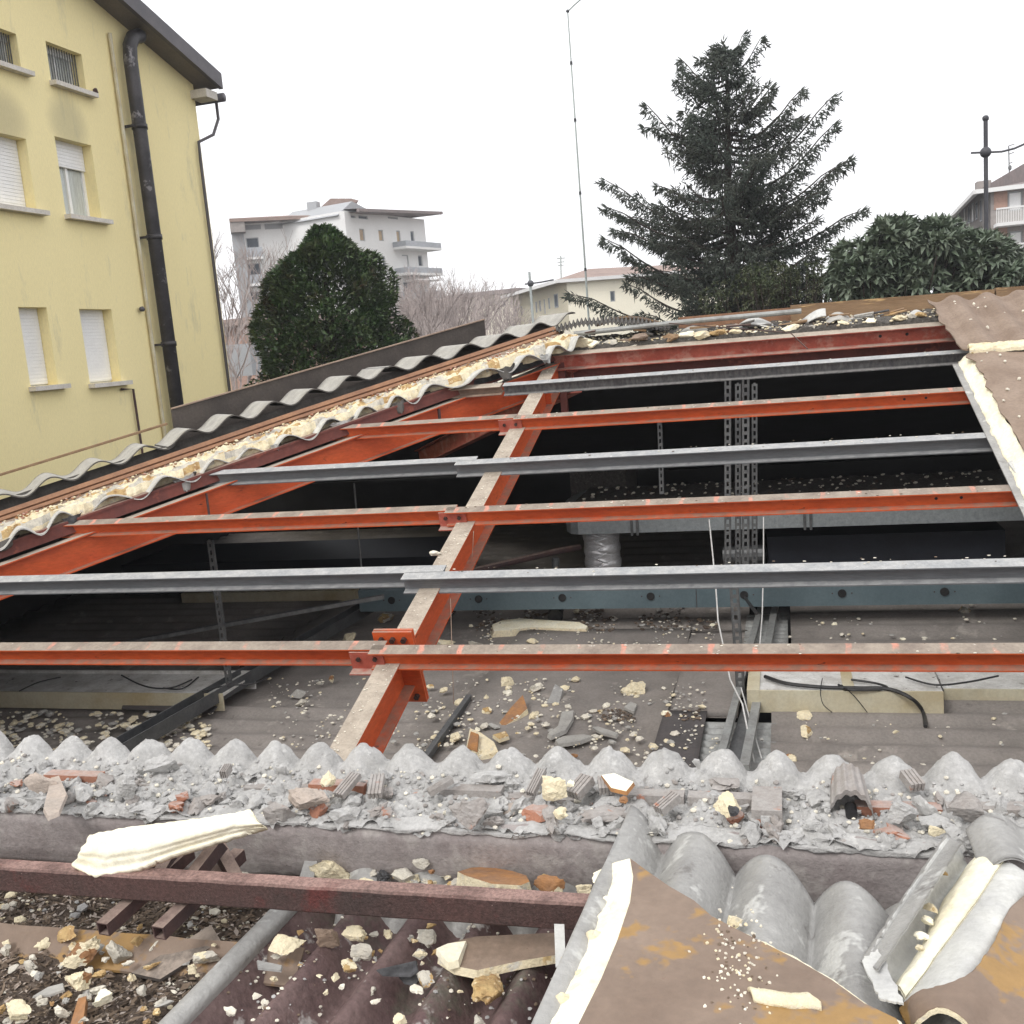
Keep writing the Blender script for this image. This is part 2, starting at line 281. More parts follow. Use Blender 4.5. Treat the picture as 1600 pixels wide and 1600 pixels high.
def part(name, mb, mats, parent, smooth=False, label=None, kind=None):
    mats = [mats] if isinstance(mats, str) else mats
    off = ROOT[parent]; o = bpy.data.objects.new(name, mesh_of(name, mb, mats, smooth, off)); link(o, parent); ROOT[o] = off
    if label: o['label'] = label
    if kind: o['kind'] = kind
    return o
def single(name, mb, mats, label=None, cat=None, group=None, kind=None, smooth=False, loc=None):
    mats = [mats] if isinstance(mats, str) else mats
    v = np.array(mb.v); c = Vector((v[:, 0].mean(), v[:, 1].mean(), v[:, 2].min())) if loc is None else Vector(loc)
    if kind: c = Vector()
    o = bpy.data.objects.new(name, mesh_of(name, mb, mats, smooth, c)); o.location = c; link(o); ROOT[o] = c
    return tag(o, label, cat, group, kind)
def struct(name, mb, mats, smooth=False): return single(name, mb, mats, kind='structure', smooth=smooth)
def stuff(name, mb, mats, label, cat, smooth=False): return single(name, mb, mats, label, cat, kind='stuff', smooth=smooth)

def ico(sub=1):
    t = (1+5**.5)/2; v = [Vector(p).normalized() for p in [(-1,t,0),(1,t,0),(-1,-t,0),(1,-t,0),(0,-1,t),(0,1,t),(0,-1,-t),(0,1,-t),(t,0,-1),(t,0,1),(-t,0,-1),(-t,0,1)]]
    f = [(0,11,5),(0,5,1),(0,1,7),(0,7,10),(0,10,11),(1,5,9),(5,11,4),(11,10,2),(10,7,6),(7,1,8),(3,9,4),(3,4,2),(3,2,6),(3,6,8),(3,8,9),(4,9,5),(2,4,11),(6,2,10),(8,6,7),(9,8,1)]
    for _ in range(sub):
        c = {}; nf = []
        def mid(a, b):
            k = (min(a, b), max(a, b))
            if k not in c: c[k] = len(v); v.append(((v[a]+v[b])/2).normalized())
            return c[k]
        for a, b, d in f:
            x, y, z = mid(a, b), mid(b, d), mid(d, a); nf += [(a,x,z),(b,y,x),(d,z,y),(x,y,z)]
        f = nf
    return v, f
ICO = {k: ico(k) for k in (0, 1, 2, 3)}
def lump(mb, c, r, seed, sub=2, rough=.35, flat=1.0, m=0, mtop=None, rotz=0, cut=True):
    """broken piece: a noisy ball chopped by a few random planes"""
    rg = random.Random(seed); v, f = ICO[sub]; sx, sy, sz = (r if isinstance(r, (tuple, list)) else (r, r, r*flat))
    pl = [(Vector((rg.gauss(0, 1), rg.gauss(0, 1), rg.gauss(0, 1))).normalized(), rg.uniform(.5, .85)) for _ in range(7)] if cut else []
    P = []
    for p in v:
        q = p*(1+rough*noise.noise(p*1.6+Vector((seed*1.7, 0, 0)))+rough*.45*noise.noise(p*4+Vector((0, seed*1.3, 0))))
        for n_, d in pl:
            e = q.dot(n_)-d
            if e > 0: q = q-n_*e
        P.append(Vector((q.x*sx, q.y*sy, q.z*sz)))
    ca, sa = math.cos(rotz), math.sin(rotz)
    P = [Vector((p.x*ca-p.y*sa, p.x*sa+p.y*ca, p.z))+Vector(c) for p in P]
    if mtop is None: ms = m
    else:
        ms = []
        for a, b, d in f:
            nn = (P[b]-P[a]).cross(P[d]-P[a]); ms.append(mtop if nn.length > 0 and nn.normalized().z > .8 else m)
    return mb.add(P, f, ms)

def crag(mb, c, r, seed, asp=.7, flat=.6, m=0, mtop=None):
    """torn foam or mortar: broken outline, pitted faces"""
    rg = random.Random(seed); v, f = ICO[3]; o1 = Vector((seed*1.7, seed*.3, 0)); P = []
    pl = [(Vector((rg.gauss(0, 1), rg.gauss(0, 1), rg.gauss(0, .8))).normalized(), rg.uniform(.32, .72)) for _ in range(9)]
    ex = rg.uniform(.0, .5); ax = Vector((rg.gauss(0, 1), rg.gauss(0, 1), 0)).normalized(); tw = rg.uniform(0, 3.14)
    for p in v:
        q = p*(1+.42*noise.noise(p*1.5+o1)+ex*max(0, p.dot(ax))**3)
        for n_, d in pl:
            e = q.dot(n_)-d
            if e > 0: q = q-n_*e*.93
        w_ = noise.noise(q*5+o1); x_ = noise.noise(q*11-o1)
        q = q*(1+.13*w_+.07*x_-.16*max(0, noise.noise(q*3.2-o1)-.18))
        P.append(q)
    mx = max(max(abs(q.x), abs(q.y)) for q in P); ca, sa = math.cos(tw), math.sin(tw)*1.0
    P = [Vector(((q.x*ca-q.y*sa)/mx*r, (q.x*sa+q.y*ca)/mx*r*asp, q.z/mx*r*flat*1.15))+Vector(c) for q in P]
    if mtop is None: ms = m
    else: ms = [mtop if noise.noise((P[a]-Vector(c))/r*1.1+o1*2) > .05 else m for a, b, d in f]
    return mb.add(P, f, ms)

# ================================================================== GROUND
g = MB(); g.add([(-700, -700, -6.6), (700, -700, -6.6), (700, 900, -6.6), (-700, 900, -6.6)], [(0, 1, 2, 3)])
struct('ground', g, 'ground')

# ================================================================== MAIN ROOF FRAME
UPP = Vector((0, -TP, 1)).normalized()          # normal of the roof slope
yi = [Y0*(1+.1605*i) for i in range(7)]
def purlin(i, xa, xb, kind, label, dy=0, h=.118, w=.098, cleat=None, holes=None, ring=None):
    y = yi[i]+dy; z = zP(y)
    t = thing('steel_purlin', (xa, y, z-h), label, 'purlin', 'purlins across the open roof')
    sk, tk = {'o': ('orange', 'orange_top'), 'g': ('grey', 'grey_top'), 'r': ('pinkred', 'rafter_top'), 'm': ('grey_mark', 'grey_top'), 't': ('tan', 'rafter_top')}[kind]
    b = MB().ibeam((xa, y, z), (xb, y, z), w, h, .009, .007, UPP, (0, 1)); part('beam', b, [sk, tk], t)
    dn = -UPP; fr = Vector((0, -1, -TP)).normalized()
    if cleat is not None:
        c = Vector((cleat, y, z))+fr*(w/2+.004)
        part('cleat', MB().obox(c+Vector((-.11, 0, 0))+dn*.012, (.22, 0, 0), fr*.01, dn*(h+.0), 0).obox(c+Vector((-.11, 0, 0))+dn*(h+.012), (.22, 0, 0), fr*.07, dn*.008, 0), 'pinkred', t)
        for k in (-.055, .055):
            bc = c+Vector((k, 0, 0))+dn*(h*.5)+fr*.011
            part('bolt', MB().tube([bc, bc+fr*.012], .016, 6), 'bolt', t)
    for hx in holes or ():
        c = Vector((hx, y, z))+fr*.0038+dn*(h*.48)
        part('bolt_hole', MB().tube([c, c+fr*.002], .011, 10), 'hole', t)
    if ring is not None:
        pts = [Vector((ring, y, z))+fr*a+UPP*b for a, b in ((.06, .004), (-.06, .004), (-.062, -h-.004), (.062, -h-.004), (.062, .004))]
        part('wire_tie', MB().tube(pts, .005, 6), 'bolt', t)
    return t
purlin(0, -2.50, 3.6, 'o', 'lowest orange purlin, long right-hand length with pink weld marks on its dusty flange', cleat=None, holes=())
purlin(0, -8.6, -2.42, 'o', 'lowest orange purlin, left-hand length ending at the two-bolt cleat on the rafter', dy=.045, cleat=-2.53)
purlin(1, -2.58, 3.6, 'g', 'lower pale grey purlin, right-hand length overlapping in front at the rafter', dy=-.05, ring=1.62)
purlin(1, -7.1, -2.30, 'g', 'lower pale grey purlin, left-hand length running out of the picture at left', dy=.035)
purlin(2, -2.55, 3.6, 'o', 'middle orange purlin, right-hand length in front of the metal duct', holes=(.98, 1.14))
purlin(2, -6.08, -2.48, 'o', 'middle orange purlin, left-hand length reaching the hip beam', dy=.04, cleat=-2.5)
purlin(3, -2.72, 2.6, 'g', 'upper pale grey purlin, right-hand length running under the brown roof edge', dy=-.035)
purlin(3, -5.2, -2.55, 'g', 'upper pale grey purlin, left-hand length with a dark rusty smear', dy=.03)
purlin(4, -2.42, 2.6, 'o', 'highest bright orange purlin, right-hand length with two bolt holes near the roof edge', holes=(.98, 1.15))
purlin(4, -4.32, -2.40, 'o', 'short highest orange purlin between hip beam and rafter', dy=.035, cleat=-2.46)
purlin(5, -2.74, 2.6, 'm', 'dark scuffed grey purlin just under the ridge', h=.11)
purlin(5, -3.42, -2.76, 't', 'short tan dusty beam end butting the dark purlin near the ridge', h=.09, w=.12)

def ibeam_thing(name, a, b, w, h, mats, label, cat, up=UPP, extra=None):
    t = thing(name, a, label, cat)
    part('beam', MB().ibeam(a, b, w, h, .012, .009, up, (0, 1)), mats, t)
    return t
XR = -2.40
rf = ibeam_thing('steel_rafter', (XR, 3.38, zP(3.38, -.105)), (XR, 10.95, zP(10.95, -.105)), .15, .28, ['orange', 'rafter_top'],
                 'big orange I-beam rafter rising from the mortar wall to the ridge', 'rafter')
fr = Vector((0, -1, -TP)).normalized()
for k, yy in enumerate((5.80, 5.775)):
    c = Vector((XR, yy, zP(yy, -.105)))
    part('end_plate', MB().obox(c+Vector((-.13, 0, 0))+UPP*.135, (.26, 0, 0), fr*.018, -UPP*.53, 0), 'orange', rf)
for bx in (-.075, 0, .075):
    for hh in (.085, -.345):
        c = Vector((XR+bx, 5.757, zP(5.757, -.105)))+UPP*hh
        part('bolt', MB().tube([c, c+fr*.028], .019, 6), 'bolt', rf)
part('stiffener', MB().obox(Vector((XR+.006, 10.45, zP(10.45, -.12))), (.06, 0, 0), (0, .01, 0), (0, 0, -.24)), 'orange', rf)

HX, HY = -2.36, 10.95
def hip(s, h=0, off=0):     # point on the hip line, s metres of plan x left of the ridge end; off shifts outward to the left facet
    return Vector((HX-s-off*.707, HY-s+off*.707, zP(HY-s)+h))
def sh(s, a): t = min(1, max(0, s/1.7)); return a*t*t*(3-2*t)
HN = Vector((.707*.25, -.707*.25, 1)).normalized()
hb = ibeam_thing('hip_beam', hip(0, -.105), hip(6.6, -.105), .15, .27, ['orange', 'rafter_top'], 'faded orange hip beam running down left from the ridge under the jagged foam edge', 'hip beam', up=(0, 0, 1))
for s in (1.05, 2.75, 4.6):
    c = hip(s, -.13)+Vector((.03, -.03, 0)); d = Vector((.707, -.707, 0))
    part('stiffener', MB().obox(c, d*.045, Vector((-.707, -.707, 0))*.012, (0, 0, -.23)), 'rust_dark', hb)
single('edge_angle', MB().bar(hip(-.05, .03, .05), hip(7.6, .03, .22), .14, .02, (0, 0, 1)).bar(hip(-.05, -.02, .0), hip(7.6, -.02, .16), .015, .11), ['darkred'],
       'dark red-brown steel edge angle under the jagged foam along the hip', 'steel angle')
rb = thing('ridge_purlin', (HX, 11.0, zP(11.0)-.1), 'faded red ridge purlin with two bolt holes at its right end, topmost of the frame', 'purlin', 'purlins across the open roof')
part('beam', MB().ibeam((HX-.02, 10.92, zP(10.92, .0)), (3.2, 10.92, zP(10.92, .0)), .14, .17, .01, .008, UPP), ['pinkred', 'rafter_top'], rb)
for hx in (.95, 1.2):
    c = Vector((hx, 10.92, zP(10.92)))-UPP*.08+fr*.0045
    part('bolt_hole', MB().tube([c, c+fr*.003], .016, 10), 'hole', rb)
ibeam_thing('ridge_girder', (HX+.1, 11.15, -.22), (4, 11.15, -.22), .16, .30, ['darkred', 'darkred'], 'deep dark red ridge girder just below the faded red purlin', 'girder', up=(0, 0, 1))
single('ridge_post', MB().bar((HX+.05, 10.98, -.25), (HX+.05, 10.98, -.80), .07, .07, (0, 1, 0)), 'darkred', 'slim dark red post under the ridge end', 'post')
ibeam_thing('back_hip_beam', hip(0, -.2)+Vector((.15, .1, 0)), (-5.6, 15.2, -1.55), .14, .25, ['pinkred', 'rafter_top'], 'faded red beam going down behind the ridge end', 'hip beam', up=(0, 0, 1))

# ================================================================== REMAINING ROOF AROUND THE OPENING
def wave(x, pitch, amp, sharp=0):
    c = math.cos(2*math.pi*x/pitch); return amp*(c+sharp*(c*abs(c)-c))
# back slope and hidden flanks: real roof beyond the ridge that keeps the void dark; its black underside puts shade into the colour
b = MB()
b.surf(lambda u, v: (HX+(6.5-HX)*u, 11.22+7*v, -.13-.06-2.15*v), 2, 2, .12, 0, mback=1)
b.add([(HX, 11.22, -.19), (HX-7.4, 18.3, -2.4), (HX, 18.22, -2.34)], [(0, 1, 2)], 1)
rear = thing('rear_roof_slope', (2, 14.5, -3), 'rear roof slope beyond the ridge, seen only as an underside coloured black for shade through the frame', 'roof')
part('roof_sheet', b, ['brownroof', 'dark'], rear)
lf = thing('left_roof_slope', (-7, 11, -3), 'left hip roof slope of grey wavy fibre cement sheets facing the yellow building', 'roof')
def leftsheet(u, v):
    s = 8.2*v; o = (9.0*u)*(.02+.98*1)          # from the hip outward in -x
    x = HX-s-o; y = HY-s+.1
    return (x, y, zP(HY-s)-.30*o*1.0-.02+.02*math.cos(y*2*math.pi/.25))
def left_edge(s, v):
    return 0
lb = MB(); lb.surf(lambda u, v: (HX-.1-6.4*u, HY+.1-8.4*v+8.4*v*0, min(zP(HY-8.4*v), -.1-TP*(6.4*u))-.01), 16, 16, .04, 1, mback=1)
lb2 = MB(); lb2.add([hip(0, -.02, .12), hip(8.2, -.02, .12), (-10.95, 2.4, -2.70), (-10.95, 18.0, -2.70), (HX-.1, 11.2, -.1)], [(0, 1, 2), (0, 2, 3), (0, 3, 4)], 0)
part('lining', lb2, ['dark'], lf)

# right part: brown corrugated sheet still in place, with its broken foam edge
rrf = thing('brown_roof_remnant', (2.6, 9.5, zP(9.5)), 'brown corrugated roof still in place at the upper right with a torn cream foam edge', 'roof')
def brtop(u, v):
    x = 1.43+5.0*u; y = 9.72+1.42*v
    jag = .05*nz(y*5, 3)+.03*nz(y*17, 9) if u == 0 else 0
    yy = y+(.05*nz(x*4, 1)+.025*nz(x*13, 4) if v in (0, 1) else 0)
    return (x+jag+.05*(1-v), yy, zP(yy, .17)+wave(x-1.66, .30, .028, -.3))
part('upper_sheet', MB().surf(brtop, 150, 14, .012, 0), ['brownroof'], rrf)
def brlow(u, v):
    x = 1.56+5.0*u; y = 6.9+2.74*v
    jag = (.05*nz(y*4, 5)+.03*nz(y*15, 2)) if u == 0 else 0
    return (x+jag+.035*(1-v), y, zP(y, .13)+wave(x-1.7, .6, .012))
part('lower_sheet', MB().surf(brlow, 60, 40, .01, 0), ['brownroof'], rrf)
def foamface(u, v):
    y = 6.88+2.9*v; x = 1.49+.10*u+.020*nz(y*6, 8)+.012*nz(y*19, 3)*(1-u)
    return (x, y, zP(y, .02+.085*u+.02*nz(y*9, u*3)))
part('foam_edge', MB().surf(foamface, 8, 80, .03, 0), ['foam_pale'], rrf, smooth=True)
def foamrip(u, v):
    x = 1.56+2.2*u; w_ = .07+.05*nz(x*5, 2)
    y = 9.68+w_*(v-.5)*1.6+.02*nz(x*14, v*4)
    return (x, y, zP(y, .165+.035*math.sin(math.pi*v)+.012*nz(x*20, v*5)))
part('foam_line', MB().surf(foamrip, 90, 6, .03, 0), ['foam'], rrf, smooth=False)
part('inner_liner', MB().surf(lambda u, v: (1.44+5*u, 6.86+2.9*v, zP(6.86+2.9*v, .012)), 2, 2, .012, 0), ['zinc'], rrf)
t = MB(); p0 = onP(1572, 722, .02); t.poly([onP(1575, 722, .04), onP(1600, 708, .04), onP(1640, 715, .04), onP(1640, 790, .04), onP(1600, 757, .03)], .012, 0)
part('bent_liner_tab', t, ['zinc_light'], rrf)
rg = MB()
for k in range(60):
    u, y = rr(1.6, 2.6), rr(7.6, 11.0); s_ = rr(.008, .02)
    lump(rg, (u, y, zP(y, .19 if y > 9.8 else .15)), s_, k, 0, .3)
part('foam_crumbs', rg, ['crumb'], rrf, kind='stuff')
rg = MB().poly([(4.5, 3.4, zP(3.4, .05)), (7, 3.4, zP(3.4, .05)), (7, 6.9, zP(6.9, .05)), (4.5, 6.9, zP(6.9, .05))], .05)
part('far_right_sheet', rg, ['brownroof'], rrf)

# hip edge: torn insulated panel strip, batten and wavy sheet edge stacked along the hip
hp = thing('torn_panel_edge', hip(3, 0, .3), 'torn roof panel strip along the hip with jagged cream foam over grey wavy metal', 'roof panel')
def zig(s):
    ph = (s/.285+.5*noise.noise(Vector((s*1.3, 0, 0)))); t_ = abs((ph % 1)-.5)*2
    return t_
def hip_foam(u, v):      # u along hip, v across (0 = jagged near edge, 1 = batten side)
    s = 7.2*u-.15; z_ = .15*zig(s)*(.6+.5*nz(s*3, 1))+.07*nz(s*7, 5)+.03*nz(s*23, 2)
    o = (-.13-z_)*(1-v)+.20*v
    lum = .045*fbm(s*8, v*4, 2, 1)+.024*nz(s*30, v*14)+.012*nz(s*80, v*30)
    p = hip(s, .13+.06*v+lum*math.sin(math.pi*min(1, v+.15)), o+sh(s, .36)*(1-v)+sh(s, .30)*v)
    if v == 0: p.z -= .06
    return p
fb = MB(); NF = 380; fb.surf(hip_foam, NF, 16, .05, 0)
nt_ = NF*16
fb.m = [(1 if k < nt_ and (k//NF) >= 9+4*nz((k % NF)*.06, 3)+2.5*nz((k % NF)*.31, 8) else (2 if k < nt_ and nz((k % NF)*.12, (k//NF)*.4, 4) > .22 else (3 if k < nt_ and nz((k % NF)*.09, (k//NF)*.3, 9) > .08 else 0))) for k in range(len(fb.m))]
part('foam_layer', fb, ['foam', 'brownroof', 'foam_old', 'foam_dirty'], hp)
def hip_metal(u, v):
    s = 7.2*u-.15; ph = (s/.285+.5*noise.noise(Vector((s*1.3, 0, 0))))*2*math.pi
    o = (-.27-.16*nz(s*2.2, 7)-.05*zig(s))*(1-v)+.1*v
    return hip(s, .07+.055*math.cos(ph+math.pi)*(1-.2*v)*(1+.6*nz(s*1.9, 4))+.02*nz(s*7, 2), o+sh(s, .36))
part('wavy_metal_layer', MB().surf(hip_metal, 420, 6, .008, 0), ['zinc_light'], hp, smooth=True)
for k in range(13):
    s_ = .15+.54*k+rr(-.2, .2); wf = rr(.06, .22); hf = rr(.05, .13)
    part('hanging_flap', MB().surf(lambda u, v: hip(s_+wf*(u-.5)*(1-.6*v)+.04*v*nz(k, 1), .07-hf*v+.03*nz(u*4, k), -.26-.05*math.sin(3*u)-.02*v+sh(s_, .36)), 8, 5, .006), [R.choice(['zinc', 'ash', 'zinc', 'eternit_dark'])], hp, smooth=True)
cr = MB()
for k in range(1500):
    s = rr(0, 7); o = rr(-.12, .25); sz = rr(.006, .024)
    lump(cr, hip(s, .16+.03*rr(0, 1), o+sh(s, .36)), (sz, sz*rr(.5, 1), sz*.6), k, 0, .4, m=R.choice([0, 0, 1, 2]), rotz=rr(0, 3))
part('foam_rubble', cr, ['foam', 'foam_skin', 'brick'], hp, kind='stuff')
part('loose_dark_film', MB().surf(lambda u, v: hip(7*u+.1, .05-.09*v+.02*nz(u*40, v*3), -.11-.02*nz(u*30, 3)+sh(7*u, .38)), 120, 3, .004), ['ash'], hp)
bt = MB().tube([hip(-.1, .225, .20), hip(1.0, .225, .36), hip(2.0, .225, .50), hip(7.4, .225, .52)], [.034]*4, 4).tube([hip(-.1, .19, .13), hip(1.0, .19, .29), hip(2.0, .19, .43), hip(7.4, .19, .45)], [.024]*4, 4)
single('brown_batten', bt, 'batten', 'long brown metal batten between the foam and the wavy sheets along the hip', 'batten')

es = thing('wavy_sheet_row', hip(3.5, .2, .5), 'row of old grey wavy fibre cement sheets whose cut ends show waves along the hip', 'roof sheets')
PW = .30        # wave length as cut along the hip
def sheet_piece(s0, s1, lift):
    def fn(u, v):
        s = s0+(s1-s0)*u; ph = 2*math.pi*s/PW
        o = .30+.62*v+sh(s, .34)
        return hip(s, .295+sh(s, .05)+lift+.046*math.cos(ph)+.012*nz(s*3, 2)-.005*v, o)
    return MB().surf(fn, int((s1-s0)*60), 6, .012, 0, mback=1)
for k, (a, b_, l) in enumerate(((-.35, 1.22, 0), (1.24, 2.85, .015), (2.8, 4.4, 0), (4.42, 6.0, .012), (5.97, 7.6, 0))):
    part('wavy_sheet', sheet_piece(a, b_, l), ['eternit', 'eternit_dark'], es, smooth=True)
und = MB().add([hip(-.3, -.05, .70), hip(7.6, -.05, .80), hip(7.6, .37, .86), hip(-.3, .27, .74)], [(0, 1, 2, 3)])
part('shade_backing', und, 'eternit_dark', es)  # dark backing added to stand for shade in the hollows under the waves
bd = thing('kerb_board', onP(500, 570, .3), 'long grey-brown board with a pale dusty top edge behind the wavy sheets', 'board')
BP, BN = hip(0, 0, 1.42), Vector((-.707, .707, 0)); A_, B_ = onPl(757, 500, BP, BN), onPl(268, 640, BP, BN)
part('board', MB().obox(A_-Vector((0, 0, .34)), B_-A_, (-.03, .03, 0), (0, 0, .34)), 'board', bd)
part('top_edge', MB().obox(A_+Vector((.01, -.01, .002)), B_-A_, (-.05, .05, 0), (0, 0, .012)), 'tan', bd)
A2, B2 = onPl(262, 664, hip(0, 0, 1.3), BN), onPl(-260, 824, hip(0, 0, 1.3), BN)
single('roof_edge_trim', MB().obox(A2, B2-A2, (-.06, .06, 0), (0, 0, .02)), 'wood', 'thin pale edge trim below the yellow wall at far left', 'trim')

# ridge line: timber, pole, broken sheets and foam between them
tb = thing('ridge_timber', onY(1250, 480, 11.35), 'thick weathered ridge timber in front of the big leafed bush', 'timber')
def seg(px0, py0, px1, py1, w, h, y, mt, nm='beam'):
    a, b_ = onY(px0, py0, y), onY(px1, py1, y)
    part(nm, MB().bar(a, b_, w, h, (0, 0, 1), top=True), mt, tb)
seg(1235, 477, 1552, 452, .12, .24, 11.38, 'wood'); seg(1555, 450, 1640, 444, .12, .22, 11.38, 'wood')
seg(1060, 496, 1240, 480, .06, .14, 11.42, 'batten', 'dark_board')
single('ridge_pole', MB().tube([onY(885, 523, 11.1), onY(1068, 503, 11.12), onY(1252, 486, 11.15)], .028, 10), 'lightrail', 'pale grey pipe lying along the broken ridge', 'pipe')
cs = thing('ribbed_sheet_scrap', onY(940, 500, 11.3), 'dark ribbed sheet scrap curled over the ridge left of the spruce', 'sheet scrap')
def ribs(u, v):
    px = 858+190*u; py = 512-12*math.sin(math.pi*min(u*1.1, 1))-8*u+8*v
    p = onY(px, py, 11.45-.35*v); p.z += .022*math.cos(u*30*2*math.pi)*(1-.3*v)+.02*nz(u*6, 2)
    return p
part('ribbed_sheet', MB().surf(ribs, 260, 4, .012), ['eternit_dark'], cs, smooth=True)
part('brown_lining', MB().surf(lambda u, v: onY(930+100*u, 505-10*math.sin(math.pi*u)-3*u, 11.5-.02)+Vector((0, .1*v, -.02*v)), 12, 2, .02), ['brownsheet'], cs)
rd = thing('ridge_debris', onY(1100, 525, 11.1), 'bed of broken foam, wavy sheet and brown scraps along the open ridge', 'debris')
def bed(u, v):
    x = HX-.05+4.0*u; y = 10.98+.42*v
    return (x, y, zP(10.98, .0)+.04+.10*v+.035*fbm(x, y, 0, 5)+.01*nz(x, y, 1, 30))
part('debris_bed', MB().surf(bed, 160, 14, .05), ['duct_dirt'], rd, kind='stuff')
for k, (px, py, w_, mt, sd) in enumerate([(905, 535, 40, 'foam', 1), (925, 540, 30, 'foam_pale', 2), (955, 535, 22, 'foam_dirty', 3), (1075, 524, 26, 'foam_pale', 4), (1098, 522, 34, 'foam', 5), (1125, 521, 28, 'foam_old', 6),
                              (1150, 517, 22, 'foam', 7), (1175, 519, 18, 'foam_pale', 8), (1235, 512, 26, 'foam_pale', 9), (1270, 511, 14, 'foam_dirty', 10), (1316, 505, 20, 'foam', 12), (1360, 503, 26, 'foam_pale', 13), (1405, 497, 24, 'foam', 14), (1425, 494, 18, 'foam_dirty', 15), (1050, 528, 30, 'wood', 16), (1000, 528, 34, 'brownsheet', 17), (978, 532, 16, 'brownsheet', 18), (1195, 520, 16, 'foam', 19), (1440, 492, 20, 'foam_old', 20)]):
    p = onY(px, py, 11.02); r_ = w_*11/1600/2
    part('foam_piece', lump(MB(), p, (r_, r_*.8, r_*.45), sd, 2, .5), mt, rd)
def curled(px0, py0, px1, py1, n, amp, y, nm, mt, dy=.5):
    a, b_ = onY(px0, py0, y), onY(px1, py1, y)
    def fn(u, v):
        p = a.lerp(b_, u); p.z += amp*math.sin(u*n*2*math.pi)*(1-.2*v)-.06*v; p.y -= dy*v*.25+.02*nz(u*7, v)
        return p
    part(nm, MB().surf(fn, 60, 6, .012), mt, rd, smooth=True)
curled(1060, 520, 1150, 505, 1, .05, 11.25, 'wavy_sheet_piece', 'eternit')
curled(1150, 510, 1290, 492, 1.3, .07, 11.25, 'wavy_sheet_piece', 'zinc_light')
curled(1290, 498, 1365, 492, 1.0, .06, 11.2, 'wavy_sheet_piece', 'eternit')
curled(1365, 500, 1460, 488, 1.8, .05, 11.2, 'wavy_sheet_piece', 'zinc_light')
for k in range(14):
    px = rr(1290, 1460); p = onY(px, 500-(px-1290)*.05+rr(-6, 4), 11.15); a_ = rr(-.5, .5)
    part('splinter', MB().obox(p, (rr(.08, .2), rr(-.05, .05), rr(-.03, .05)), (0, .03, .01), (0, -.004, .012)), R.choice(['eternit', 'zinc_light', 'ash', 'wood']), rd)
for k in range(16):
    px = rr(870, 1260); p = onY(px, 530-(px-870)*.045+rr(-8, 2), 11.1)
    part('splinter', MB().obox(p, (rr(.08, .3), rr(-.05, .05), rr(-.03, .03)), (0, .04, .01), (0, -.004, .015)), R.choice(['batten', 'rust_dark', 'ash', 'wood', 'eternit_dark']), rd)
cr = MB()
for k in range(500):
    x = rr(HX, 1.5); y = rr(10.95, 11.35); sz = rr(.006, .022)
    lump(cr, (x, y, zP(10.98, .05)+.24*(y-10.98)), (sz, sz, sz*.6), k, 0, .4, m=R.choice([0, 0, 1, 2]))
part('crumbs', cr, ['foam', 'twig', 'crumb'], rd, kind='stuff')

# ================================================================== BUILDING SHELL AND INTERIOR
FZ = -3.30
w = MB()
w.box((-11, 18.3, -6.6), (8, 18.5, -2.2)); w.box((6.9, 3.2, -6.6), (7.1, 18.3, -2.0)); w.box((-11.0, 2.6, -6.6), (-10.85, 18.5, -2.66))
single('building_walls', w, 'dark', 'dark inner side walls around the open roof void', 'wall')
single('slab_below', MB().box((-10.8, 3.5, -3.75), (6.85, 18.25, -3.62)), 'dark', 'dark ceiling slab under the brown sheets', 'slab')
fl = thing('ceiling_sheets', (-1, 8, FZ), 'dusty brown ceiling sheets covered with fallen scraps under the open frame', 'ceiling')
def floor_sheet(x0, x1, y0, y1, pitch, amp, z=FZ, th=.01, skew=0):
    def fn(u, v):
        y = y0+(y1-y0)*v; x = x0+(x1-x0)*u+skew*(y-y0)
        return (x, y, z+wave(y, pitch, amp)+.006*nz(x*.8, y*.8, 3))
    return MB().surf(fn, 6, max(8, int((y1-y0)/pitch*10)), th)
part('sheet', floor_sheet(-10.8, -5.97, 5.2, 18.0, .34, .026, z=FZ-.012), ['floor'], fl, smooth=True)
part('sheet', floor_sheet(-6.0, -3.0, 4.6, 8.68, .34, .028), ['floor'], fl, smooth=True)
part('sheet', floor_sheet(-6.0, -3.0, 8.6, 18, .34, .004, z=FZ-.02), ['floor'], fl, smooth=True)
part('sheet', floor_sheet(-3.03, -1.08, 4.6, 11.05, 2.2, .022, z=FZ+.012), ['floor'], fl, smooth=True)
part('sheet', floor_sheet(-1.11, -.74, 4.6, 8.56, 2.0, .004, z=FZ+.03), ['floor_dark'], fl, smooth=True)
part('sheet', floor_sheet(-3.03, -.48, 11.0, 18, .5, .03, z=FZ-.01), ['floor'], fl, smooth=True)
part('sheet', floor_sheet(-1.11, -.48, 8.5, 11.05, 1.5, .01, z=FZ+.004), ['floor'], fl, smooth=True)
part('ribbed_metal_sheet', floor_sheet(-.80, -.16, 4.6, 8.45, .135, .022, z=FZ-.02), ['lightrail'], fl, smooth=True)
part('ribbed_metal_sheet', floor_sheet(-.50, -.05, 9.9, 11.6, .135, .022, z=FZ+.01), ['lightrail'], fl, smooth=True)
part('sheet', floor_sheet(-.20, 6.8, 4.6, 9.85, .34, .026, z=FZ+.02), ['floor'], fl, smooth=True)
part('sheet', floor_sheet(-.02, 6.8, 9.86, 18, .55, .03, z=FZ+.03), ['floor'], fl, smooth=True)

# near wall below the mortar
single('inner_wall', MB().box((-10.8, 3.36, -6.6), (6.85, 3.5, -1.62)), 'wallout', 'rendered inner wall face under the mortar crest', 'wall')

